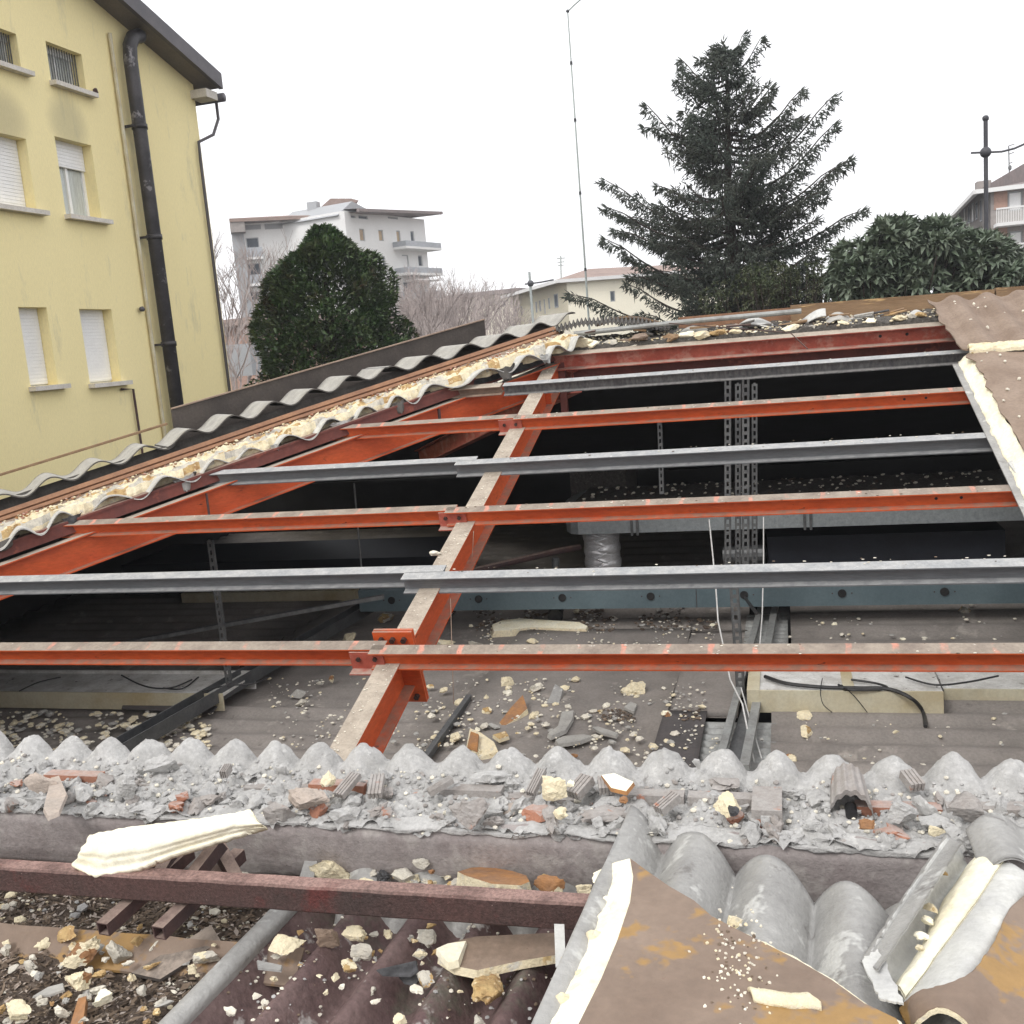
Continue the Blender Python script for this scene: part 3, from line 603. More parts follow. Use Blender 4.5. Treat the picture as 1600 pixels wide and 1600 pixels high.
def rail(name, pts, w_, h_, mt, label, cat, lip=False, loc=None):
    a, b_ = pts
    m_ = MB().bar(a, b_, w_, h_)
    if lip:
        d = (b_-a).normalized(); sd = d.cross(Vector((0, 0, 1))).normalized()
        m_ = MB().bar(a, b_, w_, .012).bar(a+sd*(w_/2-.006)+Vector((0, 0, h_/2+.006)), b_+sd*(w_/2-.006)+Vector((0, 0, h_/2+.006)), .012, h_-.002).bar(a-sd*(w_/2-.006)+Vector((0, 0, h_/2+.006)), b_-sd*(w_/2-.006)+Vector((0, 0, h_/2+.006)), .012, h_-.002)
    return single(name, m_, mt, label, cat)
rail('steel_rail', (onZ(240, 1190, FZ+.12)-Vector((.5, 1, 0)), onZ(575, 955, FZ+.12)), .17, .12, 'darksteel', 'dark steel channel lying diagonally on the brown sheets, left of the rafter', 'rail', True)
rail('steel_rail', (onZ(660, 1192, FZ+.05), onZ(733, 1090, FZ+.05)), .05, .06, 'darksteel', 'short black steel angle on the floor right of the rafter foot', 'rail')
rail('hanging_rail', (onZ(95, 1022, -2.9), onZ(600, 932, -2.55)), .07, .04, 'slot', 'slim grey channel hanging slantwise behind the left purlins', 'rail')
rail('pale_rail', (onZ(1122, 1200, FZ+.10), onZ(1190, 945, FZ+.1)), .06, .05, 'lightrail', 'left one of two pale rails by the hanging slotted channels', 'rail')
rail('pale_rail', (onZ(1163, 1200, FZ+.10), onZ(1212, 945, FZ+.1)), .07, .05, 'lightrail', 'right one of two pale rails beside the ribbed metal sheet', 'rail')
rail('rail_infill', (onZ(1143, 1200, FZ+.03), onZ(1180, 1075, FZ+.03)), .12, .02, 'darksteel', 'dark strip between the two pale rails', 'strip')

def slotted(px, py0, py1, y, w_, label, tilt=0, scale=1.0):
    a = onY(px, py0, y); b_ = onY(px+tilt, py1, y); z1, z0 = a.z, b_.z; x = a.x; x2 = b_.x
    t = thing('slotted_channel', (x2, y, z0), label, 'channel', 'slotted channels hanging from the purlins')
    m_ = MB(); n = max(3, int((z1-z0)/.075)); sw = w_*.3
    def pt(dx, z): k = (z1-z)/(z1-z0); return Vector((x+(x2-x)*k+dx, y, z))
    for s_ in (-1, 1):
        m_.obox(pt(s_*w_/2-(sw/2 if s_ > 0 else -sw/2)-sw/2, z0), (sw, 0, 0), (0, .004, 0), pt(0, z1)-pt(0, z0))
        m_.obox(pt(s_*w_/2-.002, z0), (.004, 0, 0), (0, .035, 0), pt(0, z1)-pt(0, z0))
    for k in range(n+1):
        z = z0+(z1-z0-.02)*k/n
        m_.obox(pt(-w_/2+sw, z), (w_-2*sw, 0, 0), (0, .004, 0), (0, 0, (z1-z0)/n*.42))
    part('channel', m_, 'slot', t)
    return t
slotted(1137, 592, 905, 10.35, .062, 'left slotted channel of the close group hanging right of centre')
slotted(1165, 590, 905, 10.3, .07, 'broad right slotted channel of the close group, front one')
slotted(1153, 600, 900, 10.7, .055, 'thin slotted channel seen between the two broad ones')
slotted(1179, 600, 890, 10.8, .055, 'rearmost thin slotted channel at the right of the close group')
slotted(1146, 905, 1090, 8.9, .075, 'foot piece of the hanging slotted channels reaching the pale rails', 12)
slotted(327, 845, 1070, 8.6, .055, 'lone slotted channel hanging among the left purlins', 30)
slotted(1030, 640, 772, 11.6, .05, 'single faint slotted channel hanging right of the rafter over the duct', 4)
single('hanger_rod', MB().tube([onY(553, 755, 10.2), onY(565, 890, 10.2)], .01, 6), 'slot', 'thin grey hanger rod between the left purlins', 'rod')

# teal casing with round grommets
tc_ = thing('grommet_casing', onZ(560, 955, FZ+.02), 'long blue-grey casing with evenly spaced black round grommets', 'casing')
A_ = onY(558, 927, 11.2); B_ = onY(1660, 914, 11.2); A_.z = -2.93; B_.z = -2.93
A_ = Vector((onY(560, 930, 11.2).x, 11.2, onY(1100, 913, 11.2).z)); B_ = Vector((3.4, 11.2, A_.z)); CH = abs(onY(1100, 913, 11.2).z-onY(1100, 949, 11.2).z)
part('casing', MB().obox(A_-Vector((0, 0, CH)), B_-A_, (0, .3, 0), (0, 0, CH)), 'teal', tc_)
for px in (612, 748, 879, 1017, 1163, 1316, 1476):
    c = Vector((onY(px, 938, 11.2).x, 11.2, A_.z-CH*.48))
    part('grommet', MB().tube([c+Vector((0, .01, 0)), c-Vector((0, .012, 0))], .045, 16), 'hole', tc_)
    for s_ in (-.1, .1):
        part('screw', MB().tube([c+Vector((s_, .004, 0)), c+Vector((s_, -.004, 0))], .008, 6), 'bolt', tc_)
part('end_seam', MB().box((onY(1088, 938, 11.2).x, 11.196, A_.z-CH), (onY(1088, 938, 11.2).x+.006, 11.2, A_.z)), 'bolt', tc_)

# duct with debris on top and foil hose
DY = 12.3
dz1, dz0 = onY(1100, 788, DY).z, onY(1100, 829, DY).z
dx0 = onY(868, 815, DY).x
dk = thing('metal_duct', (dx0, DY, dz0), 'galvanised air duct with rounded left end and dirt on top', 'duct')
def duct_profile():
    pts = []
    for k in range(9):
        a = math.pi/2+math.pi*k/8/1.0; pts.append((dx0+.28+.28*math.cos(a), DY+.85+.85*math.sin(a)))
    pts = [(x, y) for x, y in pts]
    return pts+[(5.5, DY), (5.5, DY+1.7)]
pp = duct_profile(); n_ = len(pp)
part('duct_body', MB().add([(x, y, dz1) for x, y in pp]+[(x, y, dz0) for x, y in pp], [tuple(range(n_)), tuple(range(2*n_-1, n_-1, -1))]+[(i, n_+i, n_+(i+1) % n_, (i+1) % n_) for i in range(n_)]), 'galv', dk)
for px in (991, 1262):
    x = onY(px, 815, DY).x
    part('joint_flange', MB().box((x-.05, DY-.02, dz0-.03), (x-.02, DY, dz1+.02)).box((x+.02, DY-.02, dz0-.03), (x+.05, DY, dz1+.02)), 'slot', dk)
part('dirt_on_top', MB().surf(lambda u, v: (dx0+.15+6*u, DY+.03+1.6*v, dz1+.012+.03*max(0, fbm(u*14, v*2, 1, 1.5))+.01*nz(u*90, v*8)), 260, 14, .01), ['duct_dirt'], dk, kind='stuff')
cr = MB()
for k in range(260):
    sz = rr(.01, .035); lump(cr, (rr(dx0+.2, 3.2), DY+rr(.02, 1.6), dz1+.03), (sz, sz, sz*.6), k, 0, .4, m=R.choice([0, 0, 1]))
part('crumbs_on_top', cr, ['crumb', 'soil'], dk, kind='stuff')
dbx0, dbx1 = onY(862, 750, 13.3).x, onY(965, 750, 13.3).x
part('branch_box', MB().box((dbx0+.1, DY+1.72, dz1-.2), (dbx1, DY+2.8, dz1+.30)), 'duct_dirt', dk)
hs = thing('foil_hose', onY(940, 885, DY+.45), 'silver ribbed foil hose hanging under the duct', 'hose')
c = onY(940, 850, DY+.4); rw = 62/1600*DY/2*.98
N_ = 24; pts = []; rs = []
for k in range(N_*4+1):
    z = dz0-.005-(.5*k/(N_*4)); pts.append((c.x+.01*math.sin(k*.3), DY+.42, z)); rs.append(rw*(1-.07*abs(math.sin(math.pi*k/8+.4*nz(k*.1, 3)))+.01*nz(k*.3, 1)))
part('hose', MB().tube(pts, rs, 28), 'foil', hs, smooth=True)
single('round_duct', MB().tube([onY(1130, 868, 12.6), onY(1195, 866, 12.6)], .12, 16), 'slot', 'small grey round duct end behind the slotted channels', 'duct')
single('rusty_pipe', MB().tube([onY(735, 893, 11.4), onY(868, 862, 12.2), onY(905, 855, 12.6)], .04, 10), 'rust_dark', 'rusty pipe slanting up toward the foil hose', 'pipe')
single('pipe_stub', MB().tube([onY(868, 905, 12), onY(868, 872, 12)], .045, 10), 'slot', 'short grey vertical pipe stub under the rusty pipe', 'pipe')
single('black_pipe_end', MB().tube([onZ(869, 952, FZ+.08), onZ(869, 962, FZ+.08)-Vector((0, .05, 0))], .09, 14), 'hole', 'black round pipe mouth at the foot of the blue-grey casing', 'pipe')
sb = MB().box((onY(1200, 835, 13.2).x, 13.2, onY(1350, 838, 13.2).z), (onY(1542, 835, 13.2).x, 13.3, onY(1350, 812, 13.2).z))
single('grey_panel_strip', sb, 'floor', 'dusty grey panel strip hanging under the duct at right', 'panel')
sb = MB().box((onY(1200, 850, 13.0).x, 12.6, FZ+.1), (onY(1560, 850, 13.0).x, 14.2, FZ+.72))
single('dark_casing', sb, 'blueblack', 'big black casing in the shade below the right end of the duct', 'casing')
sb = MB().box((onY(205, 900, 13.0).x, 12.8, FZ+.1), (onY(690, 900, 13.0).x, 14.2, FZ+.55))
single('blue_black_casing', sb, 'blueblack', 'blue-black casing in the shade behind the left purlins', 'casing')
sb = MB().box((onY(285, 945, 12.6).x, 12.6, onY(420, 957, 12.6).z), (onY(556, 945, 12.6).x, 12.75, onY(420, 925, 12.6).z))
single('cream_board', sb, 'cream', 'cream yellow panel strip standing behind the slanted channel', 'panel')

# white casings with cables
def casing(px0, px1, pyt, pyb, ybase, label, endcap=True):
    a = onZ(px0, pyb, FZ+.03); b_ = onZ(px1, pyb, FZ+.03); y = (a.y+b_.y)/2
    h = onY((px0+px1)/2, pyt, y).z-(FZ+.03)
    t = thing('white_casing', ((a.x+b_.x)/2, y, FZ+.03), label, 'casing')
    part('front_panel', MB().box((a.x, y, FZ+.03), (b_.x, y+.02, FZ+.03+h)), 'cream', t)
    part('top_tray', MB().box((a.x, y+.021, FZ+.03+h-.03), (b_.x, y+.62, FZ+.03+h-.012)), 'white', t)
    part('back_panel', MB().box((a.x, y+.62, FZ+.03), (b_.x, y+.64, FZ+.03+h+.02)), 'white', t)
    return t, a, b_, y, FZ+.03+h
wc, a, b_, y, zt = casing(1169, 1474, 1080, 1115, 0, 'long white and yellowed casing with black cables lying on it, right of the pale rails')
part('end_cap', MB().box((a.x-.004, y-.004, FZ+.03), (a.x+.1, y+.62, zt+.004)), 'cream', wc)
part('cross_strap', MB().box((onZ(1318, 1080, zt).x, y-.003, zt-.012), (onZ(1336, 1080, zt).x, y+.62, zt)), 'cream', wc)
wc2, a2, b2, y2, zt2 = casing(1476, 1760, 1078, 1098, 0, 'second white casing continuing to the right picture edge')
wc3, a3, b3, y3, zt3 = casing(-160, 356, 1082, 1107, 0, 'white casing with tangled wires behind the lowest purlin at left')
part('dark_flap', MB().poly([onZ(190, 1107, FZ+.06), onZ(192, 1100, FZ+.08), onZ(340, 1103, FZ+.08), onZ(330, 1114, FZ+.05)], .01), 'floor_dark', wc3)
def cable(pxs, z, r, mt, label, cat='cable', sag=0, n=6):
    P = [onZ(px, py, z if zz is None else zz) for px, py, zz in [(q+(None,))[:3] for q in pxs]]
    pts = []
    for i in range(len(P)-1):
        p0, p1, p2, p3 = P[max(i-1, 0)], P[i], P[i+1], P[min(i+2, len(P)-1)]
        for k in range(8):
            t = k/8; pts.append(.5*((2*p1)+(p2-p0)*t+(2*p0-5*p1+4*p2-p3)*t*t+(3*p1-p0-3*p2+p3)*t**3))
    pts.append(P[-1]); return single('cable', MB().tube(pts, r, n), mt, label, cat)
ZC = zt+.02
cable([(1195, 1057), (1230, 1068), (1290, 1074), (1340, 1075), (1390, 1077), (1425, 1092, FZ+.2), (1442, 1112, FZ+.06), (1446, 1135, FZ+.05)], ZC, .016, 'cable', 'thick black cable crossing the right white casing and hanging over its front')
cable([(1330, 1062), (1370, 1068), (1385, 1076), (1330, 1078), (1310, 1070)], ZC, .010, 'cable', 'black cable loop lying on the right white casing')
cable([(1415, 1058), (1460, 1070), (1510, 1066), (1560, 1056)], ZC, .008, 'cable', 'thin black cable curve on the far right casing')
cable([(1285, 1060), (1282, 1080), (1286, 1100, FZ+.15), (1300, 1113, FZ+.06)], ZC, .004, 'cable', 'hair-thin dark wire hanging over the front of the right casing')
cable([(1315, 1070), (1335, 1088, FZ+.2), (1355, 1113, FZ+.06)], ZC, .004, 'cable', 'straight thin wire slanting down the right casing front')
cable([(190, 1055), (215, 1068), (240, 1075), (270, 1074), (300, 1062)], zt3+.02, .008, 'cable', 'black wire loop on the left casing')
cable([(255, 1075), (285, 1076), (310, 1058)], zt3+.02, .008, 'cable', 'second short black wire loop on the left casing')
cable([(30, 1080), (60, 1066), (95, 1058)], zt3+.02, .006, 'cable', 'faint wire on the leftmost part of the left casing')
cable([(310, 1082), (350, 1072), (395, 1068), (420, 1058)], zt3+.03, .008, 'cable', 'black cable leading from the left casing to the dark channel')
P_ = [onY(1108, 812, 10.2), onY(1114, 870, 10), onY(1119, 925, 9.4), onY(1122, 970, 9.0), onY(1132, 1018, 8.8), onY(1141, 1062, 8.6), onY(1160, 1100, 8.2), onY(1178, 1190, 7.6)]
single('cable', MB().tube(P_, .007, 6), 'wcable', 'white cable hanging in front of the slotted channels down to the pale rails', 'cable')
P_ = [onY(1193, 808, 10.2), onY(1193, 880, 10), onY(1191, 960, 9.4), onY(1187, 1010, 9.0)]
single('cable', MB().tube(P_, .006, 6), 'wcable', 'straight white cable hanging right of the slotted channels', 'cable')
P_ = [onY(1158, 1075, 8.6), onY(1172, 1125, 8.2), onY(1190, 1185, 7.6)]
single('cable', MB().tube(P_, .006, 6), 'wcable', 'thin pale cord beside the white cable over the ribbed metal sheet', 'cable')
single('dark_cable', MB().tube([onY(1165, 935, 11.1), onY(1172, 945, 10.6), onY(1182, 958, 10.2)], .02, 6), 'cable', 'short black cable coming out of a grommet', 'cable')
single('thin_rod', MB().tube([onY(1160, 640, 10.6), onY(1196, 640, 10.6)], .008, 6), 'slot', 'thin cross rod between slotted channels', 'rod')
single('hanging_wire', MB().tube([onY(1045, 505, 10.95), onY(1235, 520, 10.8), onY(1262, 545, 10.7)], .006, 5), 'bolt', 'thin bent wire stuck out over the red ridge purlin', 'wire')
single('hanging_wire', MB().tube([onY(740, 830, 7.3), onY(738, 870, 7.2), onY(735, 880, 7.2)], .003, 5), 'tan', 'short thin wire dangling from the middle cleat', 'wire')
single('hanging_wire', MB().tube([onY(704, 935, 6.2), onY(706, 1010, 6.1), onY(709, 1100, 6.0)], .0025, 5), 'tan', 'long thin wire dangling beside the rafter splice', 'wire')

# ================================================================== MORTAR CREST IN THE FOREGROUND
mw = thing('mortar_wall', (-.8, 3.1, -1.8), 'rough grey mortar crest with a row of rounded bumps over a purplish concrete beam', 'wall')
PB = .183
X0M = -3.35
def crest(x, y):
    v = 3.33-y; ph = (x-.108)/PB; ph += .10*nz(x*2.3, 9); k = math.floor(ph+.5); d = (ph-k); d += .12*nz(k*7.7, 1)*(1-4*d*d)
    hgt = .076+.05*nz(k*3.7, 2)
    if v < .0: v = 0
    ad = abs(d)*2; aq = ad*(1.12+.18*nz(k*5.1, 3)); bump_ = max(0, 1-aq**(1.75+.6*nz(k*1.9, 7)))*.92+.05*nz(x*40, k)
    led = .085+.035*nz(k*2.3, 5)+.03*nz(x*11, 2)
    st = min(1, max(0, (v-led)/.018))
    top = math.exp(-max(0, v-.02-.03*nz(x*9, 6))**2/.0065)*(1-.3*st)
    z = -1.482+hgt*bump_*top-.012*st; z = min(z, -1.482+hgt*(.93+.30*nz(k*2.9, 4)+(nz(k*4.1, 2)*7*d)*.4)); z += .022*max(0, abs(nz(x*7, y*10, 3))-.22)*bump_
    rg_ = min(1, max(0, (v-led)/.05))
    z -= .012*min(1, max(0, (v-.16)/.1))
    r1 = fbm(x, y, 0, 8, 3); r2 = nz(x, y, 4, 38)
    z += .009*nz(x*12, y*12)*(1-rg_)+.005*nz(x*45, y*45)-.006*(1 if abs(nz(x*9, y*9, 8)) < .04 else 0)+rg_*(.026*r1+.012*r2+.02*abs(nz(x, y, 9, 18))-.010*(1 if abs(nz(x, y, 2, 13)) < .05 else 0))
    return z
def bumpmesh(x0, x1):
    def fn(u, v):
        x = x0+(x1-x0)*u; y = 3.335-.475*v
        if v == 1: y += .02*nz(x*9, 3)+.014*nz(x*30, 1)
        yy = y+.008*nz(x*25, y*25, 2)
        z = crest(x, y)
        if v == 0: return (x, 3.34+.01*nz(x*30, 1), z-.02)
        return (x, yy, z)
    return MB().surf(fn, 22, 56)
k0 = -19
for k in range(k0, 5):
    xc = .108+PB*k
    part('mortar_bump', bumpmesh(xc-PB/2, xc+PB/2), ['mortar'], mw, smooth=True)
# concrete beam face under the crest
def beamface(u, v):
    x = X0M+4.3*u
    prof = [(2.905, -1.497), (2.875, -1.508), (2.862, -1.54), (2.864, -1.60), (2.872, -1.66), (2.890, -1.71), (2.94, -1.745), (3.06, -1.78)]
    t = v*(len(prof)-1); i = min(int(t), len(prof)-2); f_ = t-i
    y = prof[i][0]*(1-f_)+prof[i+1][0]*f_; z = prof[i][1]*(1-f_)+prof[i+1][1]*f_
    return (x, y+.006*fbm(x, z, 0, 6), z+.004*nz(x*14, z*14)+(.02*nz(x*8, 2)+.012*nz(x*28, 5) if v == 0 else 0))
part('concrete_beam', MB().surf(beamface, 260, 28), ['concrete'], mw, smooth=True)
def ledge(u, v):       # thin mortar skin overlapping the beam top with ragged lower lip
    x = X0M+4.3*u; dr = max(.002, .012+.022*nz(x*2.3, 1)+.012*nz(x*9, 5)+.006*nz(x*34, 2))
    t = v*1.6
    y = 2.93-.068*min(1, t)+.016*nz(x*6, 8); z = -1.492-.012*min(1, t)**2-max(0, t-1)/.6*dr*.8+.012*nz(x*5, 3)
    return (x, y+.002*nz(x*30, v*5), z+.004*nz(x*40, v*3))
part('mortar_skin', MB().surf(ledge, 520, 12, .004, 0, down=(0, 1, -.4)), ['mortar'], mw, smooth=True)
# red brick course glimpsed in the crest
bx = X0M
while bx < .95:
    ln = rr(.22, .26)
    part('brick', MB().box((bx, 3.085, -1.56), (bx+ln-.012, 3.135, -1.480+rr(-.02, .012))), R.choice(['brick', 'brick', 'brick_grey']), mw)
    bx += ln+(rr(.1, .4) if R.random() < .55 else 0)
def hollow_brick(px, py, L_, W_, H_, rz, tilt, mt, y=None):
    p = onZ(px, py, -1.455); m_ = MB(); c = Matrix.Rotation(rz, 3, 'Z') @ Matrix.Rotation(tilt, 3, 'X')
    for k in range(4):
        o = Vector((-W_/2+W_*k/4, -L_/2, 0)); m_.obox(p+c@o, c@Vector((W_/4-.004, 0, 0)), c@Vector((0, L_, 0)), c@Vector((0, 0, H_)))
    m_.obox(p+c@Vector((-W_/2+.004, -L_/2+.004, .003)), c@Vector((W_-.012, 0, 0)), c@Vector((0, L_-.008, 0)), c@Vector((0, 0, H_-.006)))
    part('brick_fragment', m_, mt, mw)
hollow_brick(910, 1235, .085, .055, .03, -.5, .35, 'brick_grey'); hollow_brick(946, 1232, .06, .045, .03, .25, .3, 'brick_grey'); hollow_brick(590, 1232, .09, .05, .025, .2, .4, 'brick_grey')
hollow_brick(545, 1230, .10, .05, .02, -.35, .4, 'brick_grey'); hollow_brick(1045, 1260, .08, .045, .025, -.7, .3, 'brick_grey'); hollow_brick(690, 1232, .09, .035, .02, -.9, .3, 'brick_grey')
hollow_brick(840, 1225, .10, .035, .02, -.3, .5, 'brick_grey'); hollow_brick(355, 1210, .05, .03, .03, .1, .2, 'brick_grey'); hollow_brick(1425, 1225, .07, .05, .03, .4, .3, 'brick_grey')
# square-holed orange brick end and the channelled block with a hole
p = onZ(1198, 1255, -1.45); q = MB()
q.box((p.x-.045, p.y-.05, p.z-.06), (p.x+.045, p.y+.12, p.z)); part('brick_fragment', q, 'brick_grey', mw)
q = MB(); q.obox((p.x-.043, p.y-.062, p.z-.064), (.086, 0, 0), (0, .01, .002), (0, .02, .058)); part('brick_fragment', q, 'brick', mw)
q = MB(); q.obox((p.x-.018, p.y-.064, p.z-.045), (.036, 0, 0), (0, .01, .002), (0, .01, .028)); part('brick_hole', q, 'mortar', mw)
p = onZ(1330, 1275, -1.50)
q = MB()
def arch(u, v):
    a = math.pi*u; r_ = .062-.012*v
    return (p.x-r_*math.cos(a)*1.05, p.y-.02+.17*v, p.z+r_*1.5*math.sin(a)+.03*v+.004*math.cos(a*14))
q.surf(arch, 40, 8, .02, 0, down=(0, .3, -1)); part('channelled_block', q, 'brick_grey', mw, smooth=False)
q = MB(); q.tube([(p.x, p.y-.035, p.z+.02), (p.x, p.y+.02, p.z+.02)], .018, 12); part('block_hole', q, 'hole', mw)
# rubble pieces sitting in the crest
pal = ['mortar']*15+['brick_grey']*4+['mortar_warm']+['brick']
for k in range(262):
    x = rr(-3.1, .85); y = rr(2.87, 3.19) if R.random() < .7 else rr(2.865, 2.96); s_ = rr(.016, .042)*(1.3 if R.random() < .25 else 1)
    z = crest(x, y)+s_*.4
    part('rubble_piece', lump(MB(), (x, y, z), (s_*rr(.7, 1.6), s_*rr(.5, 1.0), s_*rr(.35, .9)), 100+k, 2, .75, rotz=rr(0, 3)), R.choice(pal), mw)
cr = MB()
for k in range(2600):
    x = rr(-3.2, .95); y = rr(2.87, 3.24); sz = rr(.003, .011)
    lump(cr, (x, y, crest(x, y)+sz*.4), (sz, sz, sz*.8), k % 97, 0, .4, m=R.choice([0, 0, 0, 0, 1, 2]), cut=False)
part('mortar_crumbs', cr, ['mortar', 'brick_grey', 'crumb'], mw, kind='stuff')

# ================================================================== NEAR ROOF
dQ = Vector((.066, 1, -.012))
def nearz(x, y): return -1.775
purp = thing('red_brown_wavy_sheets', (-1, 2.6, -1.78), 'weathered red-brown wavy sheets in the foreground under the rusty tube', 'roof sheets')
def pw(x, y, x0, pitch=.212, amp=.056): return wave((x-.066*(y-2.5))-x0, pitch, amp)
def psheet(x0, x1, base=-1.775):
    def fn(u, v):
        y = 1.3+1.82*v; x = x0+(x1-x0)*u+.066*(y-2.5)
        return (x, y, base+pw(x, y, -1.39)+.003*fbm(x, y, 0, 8))
    return MB().surf(fn, max(12, int((x1-x0)/.212*16)), 60, .01)
part('wavy_sheet', psheet(-1.66, -.52), ['purple'], purp, smooth=True)
part('wavy_sheet', psheet(-.50, .9, -1.80), ['purple'], purp, smooth=True)
def greysheet(u, v):
    y = 2.66+.27*v; x = -1.50+2.4*u+.066*(y-2.5)
    c_ = abs(math.cos(math.pi*(x-.066*(y-2.5)+1.41)/.212)); k_ = min(1, max(0, v-.38)*2.6); zl = -1.815+pw(x, y, -1.39); return (x, y, zl*(1-k_)+k_*(-1.74+.085*(c_**.8)))
part('grey_sheet_end', MB().surf(greysheet, 200, 10, .01), ['zinc'], purp, smooth=True)
lip = MB()
def lipf(u, v):
    p = Vector((-1.635, 2.185, -1.72)).lerp(Vector((-1.56, 3.02, -1.70)), v*1.35-.35); a = math.pi*(1.15-1.3*u)
    return p+Vector((.035*math.cos(a), 0, .03*math.sin(a)))
part('sheet_edge_roll', lip.surf(lipf, 12, 40, .006), ['zinc'], purp, smooth=True)

# litter bed in the valley at lower left
def litz(x, y): return -1.80+.03*fbm(x, y, 0, 3.5)+.012*fbm(x, y, 3, 16)+.06*max(0, (-2.0-x))*.3
lt = thing('litter_bed', (-2.2, 2.3, -1.85), 'bed of leaf litter and dirt in the valley at lower left', 'debris')
part('litter', MB().surf(lambda u, v: (-3.6+2.0*u, 1.4+1.75*v, litz(-3.6+2.0*u, 1.4+1.75*v)), 110, 100), ['soil'], lt, smooth=True, kind='stuff')
tw = MB()
for k in range(11000):
    x, y = rr(-3.0, -1.62), rr(1.9, 3.0); a = rr(0, 6.28); big = R.random() < .12; l_ = rr(.03, .06) if big else rr(.008, .035); w_ = rr(.004, .011) if big else rr(.0015, .006); tl = rr(-.5, .5)
    d = Vector((math.cos(a), math.sin(a), tl*.6)).normalized()*l_; s_ = Vector((-math.sin(a), math.cos(a), rr(-.4, .4))).normalized()*w_
    p = Vector((x, y, litz(x, y)+rr(.001, .014)))
    tw.add([p-d/2, p+s_, p+d/2, p-s_+Vector((0, 0, .002))], [(0, 1, 2, 3)], R.choice([0, 0, 0, 1, 2]))
part('twigs_and_leaves', tw, ['twig', 'soil', 'mortar_warm'], lt, kind='stuff')
cr = MB()
for k in range(1500):
    x, y = rr(-3.0, -1.62), rr(1.9, 3.02); sz = rr(.003, .010) if R.random() < .9 else rr(.012, .024)
    if nz(x*4, y*4, 3) < .02: continue
    lump(cr, (x, y, litz(x, y)+sz*.6), (sz, sz*rr(.6, 1), sz*.6), k % 83, 0, .4, m=R.choice([0, 0, 1, 2]), cut=False)
part('foam_crumbs', cr, ['crumb', 'foam', 'mortar'], lt, kind='stuff')
cr = MB()
for k in range(800):
    x, y = rr(-1.6, -.6), rr(1.9, 3.0); sz = rr(.002, .008); xx = x+.066*(y-2.5)
    if nz(x*3, y*3, 5) < -.1: continue
    lump(cr, (x, y, -1.775+pw(x, y, -1.39)+sz*.6), (sz, sz*rr(.6, 1), sz*.6), k % 83, 0, .4, m=R.choice([0, 0, 1, 2]), cut=False)
part('crumbs_on_sheets', cr, ['crumb', 'mortar', 'twig'], purp, kind='stuff')
single('rusty_panel_scrap', MB().surf(lambda u, v: (-3.4+1.95*u, 2.44+.10*v, -1.735+.012*nz(u*9, v)-.06*(1-v)), 60, 4, .008), 'brownsheet', 'rusty orange panel strip lying on the litter just below the long tube', 'scrap')
q = MB(); q.poly([onZ(205, 1520, -1.775), onZ(330, 1445, -1.74), onZ(345, 1470, -1.74), onZ(250, 1530, -1.78)], .01)
single('dirty_sheet_scrap', q, 'board', 'dull grey-brown flat scrap half buried in the litter under the tube', 'scrap')
q = MB(); q.poly([onZ(110, 1600, -1.78), onZ(122, 1560, -1.74), onZ(135, 1556, -1.74), onZ(128, 1612, -1.77)], .03)
single('foam_strip_scrap', q, 'foam_skin', 'narrow orange-skinned strip standing in the litter at the bottom edge', 'scrap')

# long rusty tube and short struts
tz = -1.502
ta, tb_ = onZ(-260, 1374, tz), onZ(940, 1418, tz)
rt = thing('rusty_square_tube', ((ta.x+tb_.x)/2, 2.5, tz-.08), 'long rusty red-brown square tube lying across the foreground', 'steel tube')
ty = (ta.y+tb_.y)/2
def tubeface():
    m_ = MB(); n = 160; h, w_, c_ = .082, .062, .006
    pr = [(c_, 0), (w_-c_, 0), (w_, -c_), (w_, -h+c_), (w_-c_, -h), (c_, -h), (0, -h+c_), (0, -c_)]
    vs = []; 
    for i in range(n+1):
        x = ta.x+(tb_.x-ta.x)*i/n; yy = 2.47+.02*i/n
        for (a, b__) in pr: vs.append((x, yy+a+.0015*nz(x*9, b__*30), tz+.004-.008*i/n+b__+.0015*nz(x*12, a*30, 4)))
    fs = [(i*8+k, i*8+(k+1) % 8, (i+1)*8+(k+1) % 8, (i+1)*8+k) for i in range(n) for k in range(8)]
    return m_.add(vs, fs+[tuple(range(8)), tuple(range(n*8, n*8+8))])
part('tube', tubeface(), 'rust', rt)
def sqtube(a, b_, w_, mt, nm, par):
    a, b_ = Vector(a), Vector(b_); d = (b_-a).normalized(); sd = d.cross(Vector((0, 0, 1))).normalized(); u_ = sd.cross(d).normalized(); t_ = .004; m_ = MB()
    o = a-sd*w_/2-u_*w_/2
    m_.obox(o, sd*w_, b_-a, u_*t_).obox(o+u_*(w_-t_), sd*w_, b_-a, u_*t_).obox(o+u_*t_, sd*t_, b_-a, u_*(w_-2*t_)).obox(o+u_*t_+sd*(w_-t_), sd*t_, b_-a, u_*(w_-2*t_))
    part(nm, m_, mt, par)
for px, py in ((161, 1452), (248, 1458)):
    a = onZ(px, py, -1.63)
    sqtube(a, a+Vector((.05, .40, .04)), .042, 'rust_dark', 'strut', rt)
sqtube(onZ(297, 1378, -1.56), onZ(345, 1322, -1.50)+Vector((0, 0, .01)), .042, 'rust_dark', 'strut', rt)
sqtube(onZ(372, 1380, -1.60), onZ(340, 1322, -1.53), .04, 'rust_dark', 'strut', rt)
sqtube(onZ(245, 1378, -1.60), onZ(275, 1325, -1.56), .04, 'rust_dark', 'strut', rt)
sqtube(onZ(200, 1378, -1.62), onZ(270, 1330, -1.58), .04, 'rust_dark', 'strut', rt)

